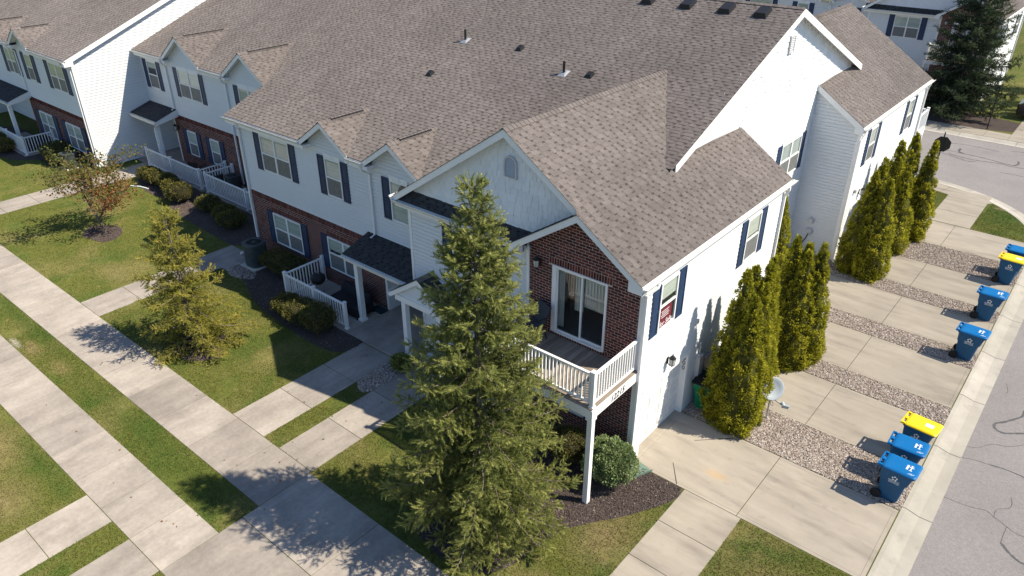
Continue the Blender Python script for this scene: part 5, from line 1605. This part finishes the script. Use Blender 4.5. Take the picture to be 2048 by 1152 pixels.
# ------------------------------------------------------------------ dish antenna, stop sign
o = empty('dish_antenna', (2.10, 4.20, -.03), 'round grey satellite dish on a post in front of the arborvitae', 'satellite dish')
ax_ = Vector((.62, -.62, .42)).normalized()
cd = Vector((.02, -.08, 1.16))
MB().tube([(0, 0, 0), (0, 0, .85), cd - ax_ * .10], .025, 8).obj('post', M['steel'], o)
MB().box(-.18, .1, -.04, .04, .0, .03).obj('base', M['black'], o)
MB().lathe([(0, 0), (.12, .010), (.24, .040), (.33, .078), (.345, .088), (.33, .092), (.24, .052), (.12, .022), (0, .012)], cd - ax_ * .06, 36, axis=ax_).obj('reflector', M['dish'], o, smooth=True)
side_ = Vector((1, -.15, 0)).normalized()
arm = [cd - Vector((0, 0, .28)) , cd + Vector((.45, -.10, -.36))]
MB().tube(arm, .022, 4).obj('feed_arm', M['steel'], o)
b = MB(); e = arm[1]
b.hexa([e + Vector(v) for v in ((-.05, -.05, -.04), (.14, -.05, .0), (.14, .06, .0), (-.05, .06, -.04), (-.05, -.05, .05), (.16, -.05, .09), (.16, .06, .09), (-.05, .06, .05))])
b.lathe([(0, 0), (.05, .0), (.055, .09), (0, .10)], e + Vector((-.02, 0, .03)), 10, axis=(-.6, .3, .6))
b.obj('receiver', M['dish'], o)
MB().tube([(.02, -.10, .82), (.14, -.14, .74), (.16, -.15, .66), (.08, -.1, .60), (.02, -.02, .70)], .008, 5).obj('cable', M['black'], o)

o = empty('stop_sign', (.95, 27.0, -.03), 'octagonal sign seen from its dark back beside the far arborvitae', 'traffic sign')
MB().box(-.03, .03, -.03, .03, 0, 2.85).obj('post', M['black'], o)
t_ = MB(); rr = .40
P = [(rr * math.cos(R(22.5 + 45 * k)), rr * math.sin(R(22.5 + 45 * k))) for k in range(8)]
t_.prism([(a, 2.30 + z) for a, z in P], .032, .040, Fr((0, 0, 0), (-1, 0, 0)))
pl = t_.obj('sign_plate', M['black'], o)
MB().prism([(a * .96, 2.30 + z * .96) for a, z in P], .0405, .042, Fr((0, 0, 0), (-1, 0, 0))).obj('sign_face', mat('sign_red', (.45, .02, .02), .5), pl)
text('lettering', 'STOP', .26, (0, .0435, 2.29), rot_from((-1, 0, 0), (0, 0, 1)), M['white'], pl, .0008)
o.rotation_euler.z = R(8)
MB().lathe([(0, 2.85), (.03, 2.86), (.02, 2.92), (0, 2.94)], (0, 0, 0), 8).obj('cap', M['black'], o)
o = empty('sign_post', (1.1, 39.75, -.03), 'thin dark post standing in front of the tall fir', 'post')
MB().tube([(0, 0, 0), (0, 0, 2.6)], .035, 8).obj('pole', M['black'], o)
MB().lathe([(0, 2.6), (.05, 2.6), (.03, 2.7), (0, 2.72)], (0, 0, 0), 8).obj('cap', M['black'], o)

# parked car at the far driveway
o = empty('parked_car', (4.25, 44.3, -.03), 'black car parked in the far driveway, front end showing', 'car', None, R(180))
prof = [(-2.3, .35), (-2.32, .62), (-2.2, .86), (-1.3, 1.0), (-.55, 1.52), (1.35, 1.55), (2.1, 1.05), (2.3, .95), (2.32, .40), (2.2, .28), (-2.2, .28)]
b = MB()
ncs = [(-.90, .97), (-.82, 1.0), (.82, 1.0), (.90, .97)]
rows = []
for y, k in ncs:
    rows.append([(x * k if abs(x) > 2 else x, y * (.80 if z > 1.2 else 1), z) for x, z in prof])
for A, Bq in zip(rows, rows[1:]):
    for k in range(len(prof)):
        l = (k + 1) % len(prof)
        b.face([A[k], A[l], Bq[l], Bq[k]])
b.face(rows[0]); b.face(list(reversed(rows[-1])))
b.obj('body', M['car'], o, bevel=.03)
for sy in (-1, 1):
    for x in (-1.42, 1.40):
        w = MB().lathe([(.19, -.11), (.31, -.11), (.335, -.07), (.335, .07), (.31, .11), (.19, .11)], (x, sy * .80, .33), 22, axis=(0, 1, 0)).obj('wheel', M['rubber'], o)
        rim = MB()
        for k in range(5):
            t = 2 * math.pi * k / 5
            v = Vector((math.cos(t), 0, math.sin(t)))
            rim.tube([Vector((x, sy * .895, .33)), Vector((x, sy * .895, .33)) + v * .22], .03, 4)
        rim.lathe([(.19, -.02), (.235, -.02), (.235, .02), (.19, .02)], (x, sy * .89, .33), 20, axis=(0, 1, 0))
        rim.obj('rim', M['steel'], w)
    MB().prism([(-.98, 1.04), (-.48, 1.45), (.25, 1.48), (.25, 1.06)], -.002, .006, Fr((0, sy * .905 * .88, 0), (-sy * 1, 0, 0)) if False else Fr((0, sy * .80, 0), (1, 0, 0))).obj('side_window', M['dark'], o)
    MB().box(-2.28, -2.10, sy * .58 - .2, sy * .58 + .2, .66, .80).obj('headlight', M['lampglass'], o)
MB().box(-2.335, -2.30, -.5, .5, .45, .70).obj('grille', M['black'], o)

# ------------------------------------------------------------------ plants
def unit(v): return v / np.maximum(np.linalg.norm(v, axis=-1, keepdims=True), 1e-9)

def leaf_quads(P, D, L, Wd, tint, bend=.25):
    """P (n,3) bases, D (n,3) directions, L, Wd (n,): diamond leaves of two triangles"""
    n = len(P)
    S = unit(np.cross(D, unit(nrg.normal(size=(n, 3)))))
    Nn = np.cross(S, D)
    V = np.zeros((n, 4, 3))
    V[:, 0] = P; V[:, 1] = P + D * (L * .5)[:, None] + S * (Wd * .5)[:, None] + Nn * (L * bend * .3)[:, None]
    V[:, 2] = P + D * L[:, None]; V[:, 3] = P + D * (L * .5)[:, None] - S * (Wd * .5)[:, None] + Nn * (L * bend * .3)[:, None]
    Q = (np.array([[0, 1, 2], [0, 2, 3]])[None] + (np.arange(n) * 4)[:, None, None]).reshape(-1, 3)
    return V.reshape(-1, 3), Q, np.repeat(tint, 2)

def arbor_prof(f):
    return np.minimum(1, .80 + f * 1.3) * np.minimum(1, np.maximum(0, 1 - f) ** .78 * 1.30)

def arbor_mesh(H, rad, seed, small=1.0):
    g = np.random.default_rng(seed)
    nc = int(560 * H * rad / 2.4)
    f = np.concatenate([1 - np.sqrt(1 - g.uniform(0, .96, nc)), g.uniform(.72, .995, nc // 6)]); nc = len(f)
    z = H * f
    th = g.uniform(0, 2 * np.pi, nc)
    lump = 1 + .12 * np.sin(3 * th + 4 * f * H + seed) + .08 * np.sin(5 * th - 3.1 * z + seed * 2)
    r = rad * arbor_prof(f) * lump * g.uniform(.90, 1.0, nc) + .010
    Cc = np.stack([r * np.cos(th), r * np.sin(th), z], 1)
    per = 26
    idx = np.repeat(np.arange(nc), per); n = len(idx)
    out = np.stack([np.cos(th), np.sin(th), np.full(nc, .75)], 1)[idx]
    off = g.normal(0, 1, (n, 3)) * np.array([.034, .034, .062]) * (1.1 - .6 * f[idx])[:, None]
    P = Cc[idx] + off
    D = unit(unit(out) * .8 + unit(off) * .55 + g.normal(0, .28, (n, 3)) + np.array([0, 0, .25]))
    L = g.uniform(.045, .085, n); Wd = L * g.uniform(.45, .75, n)
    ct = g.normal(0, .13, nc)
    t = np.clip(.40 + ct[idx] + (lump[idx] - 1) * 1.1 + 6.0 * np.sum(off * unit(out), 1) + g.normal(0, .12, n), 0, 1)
    return leaf_quads(P, D, L, Wd, t)

def core_mesh(H, rad, k=.82):  # filler core, coloured dark so the leaf gaps look deep and shaded
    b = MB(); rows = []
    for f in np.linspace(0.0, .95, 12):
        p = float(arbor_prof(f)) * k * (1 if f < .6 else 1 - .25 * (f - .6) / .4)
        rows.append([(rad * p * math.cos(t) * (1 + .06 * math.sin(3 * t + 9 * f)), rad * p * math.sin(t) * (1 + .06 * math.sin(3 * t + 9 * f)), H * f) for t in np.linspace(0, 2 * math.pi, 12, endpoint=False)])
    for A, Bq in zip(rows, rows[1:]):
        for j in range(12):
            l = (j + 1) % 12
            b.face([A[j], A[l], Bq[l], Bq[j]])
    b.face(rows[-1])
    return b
AR = [
    (1.10, 3.40, 4.95, .52, 'tallest arborvitae in the near clump, closest to the green bin'),
    (1.52, 3.20, 4.40, .50, 'shorter arborvitae spire at the front of the near clump'),
    (1.00, 4.25, 4.70, .50, 'arborvitae spire at the wall side of the near clump, behind the front pair'),
    (1.50, 3.75, 4.55, .50, 'arborvitae of the near clump standing behind the front spire, over the dish'),
    (1.30, 4.50, 4.80, .47, 'arborvitae of the near clump directly behind the satellite dish'),
    (1.20, 5.00, 4.75, .48, 'rearmost arborvitae of the near clump, on the side of the second clump'),
    (-.45, 9.6, 4.90, .62, 'tall arborvitae tucked in the recess behind the house corner downspout'),
    (.98, 7.45, 4.40, .50, 'slim arborvitae of the second clump nearest the house corner'),
    (1.32, 7.60, 4.25, .46, 'dark arborvitae tip between two others in the second clump'),
    (1.45, 7.25, 4.15, .50, 'arborvitae at the front of the second clump, a wide full column'),
    (1.72, 7.70, 4.30, .48, 'arborvitae of the second clump on its street side'),
    (.98, 15.25, 4.25, .55, 'arborvitae of the third clump closest to the second garage door'),
    (1.10, 15.55, 4.75, .46, 'tall arborvitae spire rising at the back of the third clump'),
    (1.52, 15.12, 4.15, .55, 'arborvitae of the third clump on its street side'),
    (.92, 18.45, 4.65, .52, 'arborvitae against the second garage wall between the third clump and the farthest ones'),
    (1.45, 18.05, 3.75, .55, 'short arborvitae in front of the farthest gravel strip'),
    (1.15, 19.65, 4.70, .52, 'tall arborvitae just before the octagonal sign'),
    (1.85, 20.0, 4.40, .48, 'farthest arborvitae, partly below the octagonal sign'),
]
for k, (x, y, h, rad, lb) in enumerate(AR):
    o = empty('arborvitae', (x, y, -.03), lb, 'arborvitae', 'arborvitae along the garage walls', rnd.uniform(0, 6))
    rad *= 1.16
    v, q, t = arbor_mesh(h, rad, k + 1)
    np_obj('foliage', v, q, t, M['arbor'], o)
    core_mesh(h, rad).obj('shade_core', M['arbor_core'], o)
    MB().tube([(0, 0, -.1), (0, 0, .4)], .05, 6).obj('trunk', M['bark'], o)
for x, y, h, rad, lb in ((5.2, 47.4, 5.6, .95, 'large arborvitae behind the parked black car'), (3.6, 48.5, 5.9, .95, 'large arborvitae between the fir and the parked car'), (2.7, 52.5, 5.6, .9, 'large arborvitae against the far house wall')):
    o = empty('arborvitae', (x, y, -.03), lb, 'arborvitae', 'arborvitae by the far house', rnd.uniform(0, 6))
    v, q, t = arbor_mesh(h, rad, int(x * 10)); np_obj('foliage', v, q, t, M['arbor'], o); core_mesh(h, rad).obj('shade_core', M['arbor_core'], o)
    MB().tube([(0, 0, -.1), (0, 0, .4)], .06, 6).obj('trunk', M['bark'], o)

def shrub(name, label, cat, loc, rx, ry, h, m, n, leaf, group=None, sq=2.6, flat=.0, rz=0.0, seed=1, yellow=0.0, tight=.86):
    g = np.random.default_rng(seed)
    o = empty(name, loc, label, cat, group, rz)
    d = unit(g.normal(size=(n, 3))); d[:, 2] = np.abs(d[:, 2]) * 1.0 - .25 * (g.uniform(0, 1, n) < .35)
    d = unit(d)
    e = sq
    s = (np.abs(d[:, 0]) ** e + np.abs(d[:, 1]) ** e + np.abs(d[:, 2]) ** e) ** (-1 / e)
    u = d * s[:, None]
    lump = 1 + .05 * np.sin(4 * d[:, 0] * 3 + seed) + .05 * np.sin(5 * d[:, 1] * 3 + 2 * seed) + .04 * np.sin(9 * d[:, 2] + 6 * d[:, 0])
    k = lump * g.uniform(tight, 1.02, n)
    P = u * k[:, None] * np.array([rx, ry, h * .5]) + np.array([0, 0, h * .5])
    P[:, 2] = np.maximum(P[:, 2], .03)
    D = unit(d * g.uniform(.2, 1, (n, 1)) + g.normal(0, .5, (n, 3)) + np.array([0, 0, .35]))
    L = g.uniform(.7, 1.3, n) * leaf
    t = np.clip(.42 + yellow + g.normal(0, .22, n) + (lump - 1) * 2, 0, 1)
    v, q, t = leaf_quads(P, D, L, L * g.uniform(.5, .8, n), t)
    np_obj('foliage', v, q, t, m, o)
    b = MB(); rows = []
    for f in np.linspace(-.98, .96, 8):
        c = (1 - abs(f) ** e) ** (1 / e) * .82
        rows.append([(rx * c * math.copysign(abs(math.cos(a)) ** (2 / e), math.cos(a)), ry * c * math.copysign(abs(math.sin(a)) ** (2 / e), math.sin(a)), h * .5 + h * .42 * f) for a in np.linspace(0, 2 * math.pi, 16, endpoint=False)])
    for A, Bq in zip(rows, rows[1:]):
        for j in range(16):
            l = (j + 1) % 16
            b.face([A[j], A[l], Bq[l], Bq[j]])
    b.face(rows[-1])
    b.obj('shade_core', M['shrub_core'], o)  # dark filler core, the shade between the leaves put into its colour
    return o
shrub('viburnum_bush', 'big round leafy green bush beside the balcony post', 'bush', (-.05, -.98, -.03), .68, .64, 1.24, M['viburnum'], 7000, .058, None, 2.15, seed=3, tight=.93)
shrub('boxwood', 'rounded boxwood in the shade between the spruce and the balcony post', 'bush', (-1.35, -.95, -.03), .60, .55, .95, M['box'], 3200, .045, None, 2.3, seed=4, yellow=.05)
GX = 'clipped boxwoods along the near patio'
for k, (x, y, rx, ry, h, lb) in enumerate(((-13.75, -1.28, .50, .50, .72, 'smaller clipped boxwood at the railing corner post, joined to two larger ones'),
                                           (-12.85, -1.32, .58, .58, .84, 'middle clipped boxwood with a sunlit golden top before the patio railing'),
                                           (-11.95, -1.28, .60, .55, .98, 'large square clipped boxwood by the railing end, all in shade'))):
    shrub('boxwood', lb, 'bush', (x, y, -.03), rx, ry, h, M['box'], 3600, .045, GX, 3.2, seed=10 + k, yellow=.05)
shrub('low_hedge', 'long dark low hedge under the brick wall window', 'hedge', (-16.35, .50, -.03), 1.25, .55, .78, M['box'], 5200, .048, None, 3.4, seed=15)
GS = 'round shrubs along the side patios'
for k, (x, y, s, h, lb) in enumerate(((-30.6, 2.1, .52, .70, 'small shrub in the row nearest the red leaved young tree'), (-29.7, 2.0, .50, .82, 'yellow green rounded shrub second in the row before the patio'), (-28.6, 2.1, .55, .80, 'dark rounded shrub in the middle of the row before the patio'),
                                      (-27.7, 1.9, .52, .80, 'yellow green rounded shrub beside the largest one before the patio'), (-26.6, 1.65, .68, .92, 'largest rounded shrub at the railing corner post, olive brown'), (-24.5, 1.95, .60, .72, 'dark rounded shrub first below the slatted railing'),
                                      (-22.9, 1.85, .58, .70, 'dark rounded shrub second below the slatted railing'), (-21.9, 1.55, .66, .78, 'dark rounded shrub closest to the golden spruce top'),
                                      (-37.6, .45, .85, .95, 'wide dark shrub against the neighbouring brick wall'), (-36.6, .15, .62, .75, 'reddish shrub beside the pale topped air conditioner'), (-40.9, -1.05, .62, .85, 'yellow green shrub in front of the neighbouring railing post'),
                                      (-42.0, -.95, .62, .90, 'round shrub in front of the neighbouring railing, second from its post'), (-43.2, -.9, .65, .9, 'round shrub at the picture edge before the neighbouring railing'))):
    shrub('round_shrub', lb, 'bush', (x, y, -.03), s, s * .9, h, M['box'], 1500, .07, GS, 2.4, seed=30 + k, yellow=.22 if 'yellow' in lb else 0)
shrub('juniper', 'low spreading green plant at the corner of the gravel patch by the entry post', 'bush', (-7.95, -1.05, -.03), .35, .30, .55, M['spruce'], 900, .10, None, 2.0, seed=50)

def conifer(name, label, loc, H, Rr, m, seed, whorl=.30, per=6, dens=1.0, droop=.25, gap=.08, shoot=.14, z0=.12, top=.9, needle=.030, nn=16, base=1.0, rz=0, wid=.27):
    """trunk, whorls of drooping limbs, branchlets and needled shoots"""
    g = np.random.default_rng(seed)
    o = empty(name, loc, label, 'tree', None, rz)
    tr = MB().tube([(0, 0, -.1), (.02, .01, H * .3), (-.02, .02, H * .6), (0, 0, H * .97)], [H * .014, H * .011, H * .007, .008], 8)
    tr.obj('trunk', M['bark'], o)
    lim = MB(); SP = []; SD = []; SC = []
    z = z0 * H / 6 + .12
    while z < H * .985:
        f = z / H
        nb = per if f < top else 4
        for k in range(nb):
            if g.uniform() < gap: continue
            a = g.uniform(0, 2 * math.pi) if nb < 3 else 2 * math.pi * (k + g.uniform(-.35, .35)) / nb + z * 2.4
            Lb = Rr * ((1 - f) ** .88) * min(1, base + f * 2.2) * g.uniform(.78, 1.12) + .10
            zz = z + g.uniform(-.5, .5) * whorl
            up = -.10 + .75 * f ** 1.5 - droop * (1 - f) * .6
            dr = np.array([math.cos(a), math.sin(a), 0])
            pts = []
            for s in np.linspace(0, 1, 7):
                h = up * Lb * s - droop * Lb * (s ** 2) * (1 - f) * .55 + .24 * Lb * s ** 3.2
                pts.append(np.array([0, 0, zz]) + dr * Lb * s + np.array([-dr[1], dr[0], 0]) * .06 * Lb * math.sin(3 * s + a) + np.array([0, 0, h]))
            lim.tube([tuple(p) for p in pts], [max(.004, .013 * Lb * (1 - s) + .004) for s in np.linspace(0, 1, 7)], 5, t=g.uniform(), cap=False)
            pts = np.array(pts)
            ns = max(5, int(Lb / .060 * dens))
            for j in range(ns):
                s = .08 + .92 * (j + g.uniform(0, 1)) / ns
                i = min(5, int(s * 6)); p = pts[i] + (pts[i + 1] - pts[i]) * (s * 6 - i)
                t_ = unit(pts[i + 1] - pts[i])
                sd_ = np.array([-t_[1], t_[0], 0]) * (1 if j % 2 else -1)
                lb = min(.85, (.16 + .20 * Lb) * (1.12 - .9 * s) * g.uniform(.6, 1.25) + .07)
                bd = unit(t_ * g.uniform(.5, .9) + sd_ * g.uniform(.5, 1.0) + np.array([0, 0, g.uniform(-.55, .45)]))
                m_ = max(1, int(round(lb / (shoot * .62))))
                for c in range(m_):
                    q = p + bd * lb * (c + g.uniform(0, .4)) / m_ + np.array([0, 0, -.10 * (c / m_) ** 2 * lb * 2])
                    dd = unit(bd + g.normal(0, .30, 3) + np.array([0, 0, -.10 if c < m_ - 1 else .15]))
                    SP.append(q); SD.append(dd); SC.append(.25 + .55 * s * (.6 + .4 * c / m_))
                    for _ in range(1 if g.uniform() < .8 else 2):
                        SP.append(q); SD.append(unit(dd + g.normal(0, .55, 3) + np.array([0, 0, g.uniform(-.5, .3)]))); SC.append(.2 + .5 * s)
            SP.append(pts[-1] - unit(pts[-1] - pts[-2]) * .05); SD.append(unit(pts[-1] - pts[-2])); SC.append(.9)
        z += whorl * g.uniform(.75, 1.2) * (1.0 if f < .75 else .7 if f < .9 else .95)
    for k in range(6):
        SP.append(np.array([0, 0, H * .90 + k * H * .017])); SD.append(unit(np.array([g.normal(0, .25), g.normal(0, .25), 1.0]))); SC.append(.8)
    lim.obj('limbs', M['bark'], o)
    SP, SD, SC = np.array(SP), np.array(SD), np.array(SC)
    n = len(SP)
    A = unit(np.cross(SD, unit(g.normal(size=(n, 3))))); Bv = np.cross(SD, A)
    Ls = g.uniform(.75, 1.25, n) * shoot
    k = np.arange(nn)
    s = (k + .5) / nn
    ph = k * 2.4
    cs, sn = np.cos(ph), np.sin(ph)
    root = SP[:, None] + SD[:, None] * (Ls[:, None] * s[None])[..., None]
    rad = A[:, None] * cs[None, :, None] + Bv[:, None] * sn[None, :, None]
    nl_ = needle * (1.05 - .45 * s)[None, :, None] * g.uniform(.8, 1.2, (n, nn, 1))
    tip = root + rad * nl_ + SD[:, None] * (nl_ * 1.0)
    wv = np.cross(rad, SD[:, None]) * (needle * wid)
    V = np.stack([root - wv - SD[:, None] * .004, root + wv - SD[:, None] * .004, tip], 2).reshape(-1, 3)
    Q = np.arange(len(V)).reshape(-1, 3)
    T_ = np.repeat(np.clip(SC + g.normal(0, .16, n), 0, 1), nn)
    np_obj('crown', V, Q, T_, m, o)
    return o, n

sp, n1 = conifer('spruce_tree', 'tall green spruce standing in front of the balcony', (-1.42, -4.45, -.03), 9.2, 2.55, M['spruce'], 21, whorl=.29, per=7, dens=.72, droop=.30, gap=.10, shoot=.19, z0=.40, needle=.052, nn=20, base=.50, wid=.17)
sp2, n2 = conifer('young_spruce', 'small sparse golden green spruce on the lawn between two walks', (-14.4, -4.55, -.03), 5.15, 1.95, M['spruce_gold'], 22, whorl=.34, per=6, dens=.9, droop=.30, gap=.16, shoot=.17, z0=.3, needle=.040, nn=13, base=.9)
sp3, n3 = conifer('fir_tree', 'tall dark fir beyond the side street', (-1.2, 41.3, -.03), 10.8, 3.6, M['fir'], 23, whorl=.46, per=7, dens=.60, droop=.25, gap=.08, shoot=.28, z0=.5, needle=.085, nn=8)
print('shoots', n1, n2, n3)

# young deciduous tree with turning leaves
def sapling():
    g = np.random.default_rng(5); r_ = random.Random(5)
    o = empty('young_tree', (-25.9, -2.35, -.03), 'young tree with thin reddish and green leaves in a mulch ring', 'tree')
    b = MB(); tips = []
    def grow(p, d, L, rad, lvl):
        n = 4; pts = [p]; dd = Vector(d)
        for k in range(n):
            dd = (dd + Vector((r_.gauss(0, .12), r_.gauss(0, .12), r_.gauss(.02, .08)))).normalized()
            pts.append(pts[-1] + dd * L / n)
            if lvl >= 1: tips.append((pts[-1], dd, lvl))
        b.tube(pts, [rad * (1 - .6 * k / n) for k in range(n + 1)], 6 if lvl < 2 else 4, t=r_.random(), cap=False)
        if lvl < 3:
            for k in range(9 if lvl == 0 else 4):
                i = 1 + k // 3 if lvl == 0 else r_.randint(1, n)
                i = min(i, n)
                a = r_.uniform(0, 6.28)
                nd = (dd * .55 + Vector((math.cos(a), math.sin(a), r_.uniform(-.05, .55))) * .9).normalized()
                grow(pts[i], nd, L * r_.uniform(.52, .74), rad * .5, lvl + 1)
    grow(Vector((0, 0, 0)), (0, .02, 1), 2.6, .055, 0)
    b.obj('trunk', M['bark'], o)
    P = []; D = []; tn = []
    for p, d, l in tips:
        for k in range(6 if l >= 2 else 2):
            q = np.array(p) + g.normal(0, .12, 3); P.append(q); D.append(unit(np.array(d) * .4 + g.normal(0, .7, 3) + np.array([0, 0, -.25])))
            tn.append(np.clip(.52 + .30 * (2.1 - q[2]) / 1.2 + g.normal(.10, .20), 0, 1))
    P, D, tn = np.array(P), np.array(D), np.array(tn)
    L = g.uniform(.08, .15, len(P))
    v, q, t = leaf_quads(P, D, L, L * .62, tn)
    np_obj('crown', v, q, t, M['maple'], o)
sapling()

# fallen leaves and litter
def litter(pts, m, s=(.03, .06)):
    pass
n = 260
lx = np.concatenate([nrg.normal(-25.5, 1.6, 150), nrg.uniform(-18, -7, 60), nrg.uniform(-9, 3, 50)]); ly = np.concatenate([nrg.normal(-2.6, 1.1, 150), nrg.uniform(-9.5, -1, 60), nrg.uniform(-8, -2, 50)])
P = np.stack([lx, ly, np.full(n, .02)], 1); D = unit(np.stack([nrg.normal(size=n), nrg.normal(size=n), nrg.normal(0, .15, n)], 1))
L = nrg.uniform(.04, .08, n)
v, q, t = leaf_quads(P, D, L, L * .7, nrg.uniform(.4, 1, n))
np_obj('fallen_leaves', v, q, t, M['maple'], None, 'stuff')
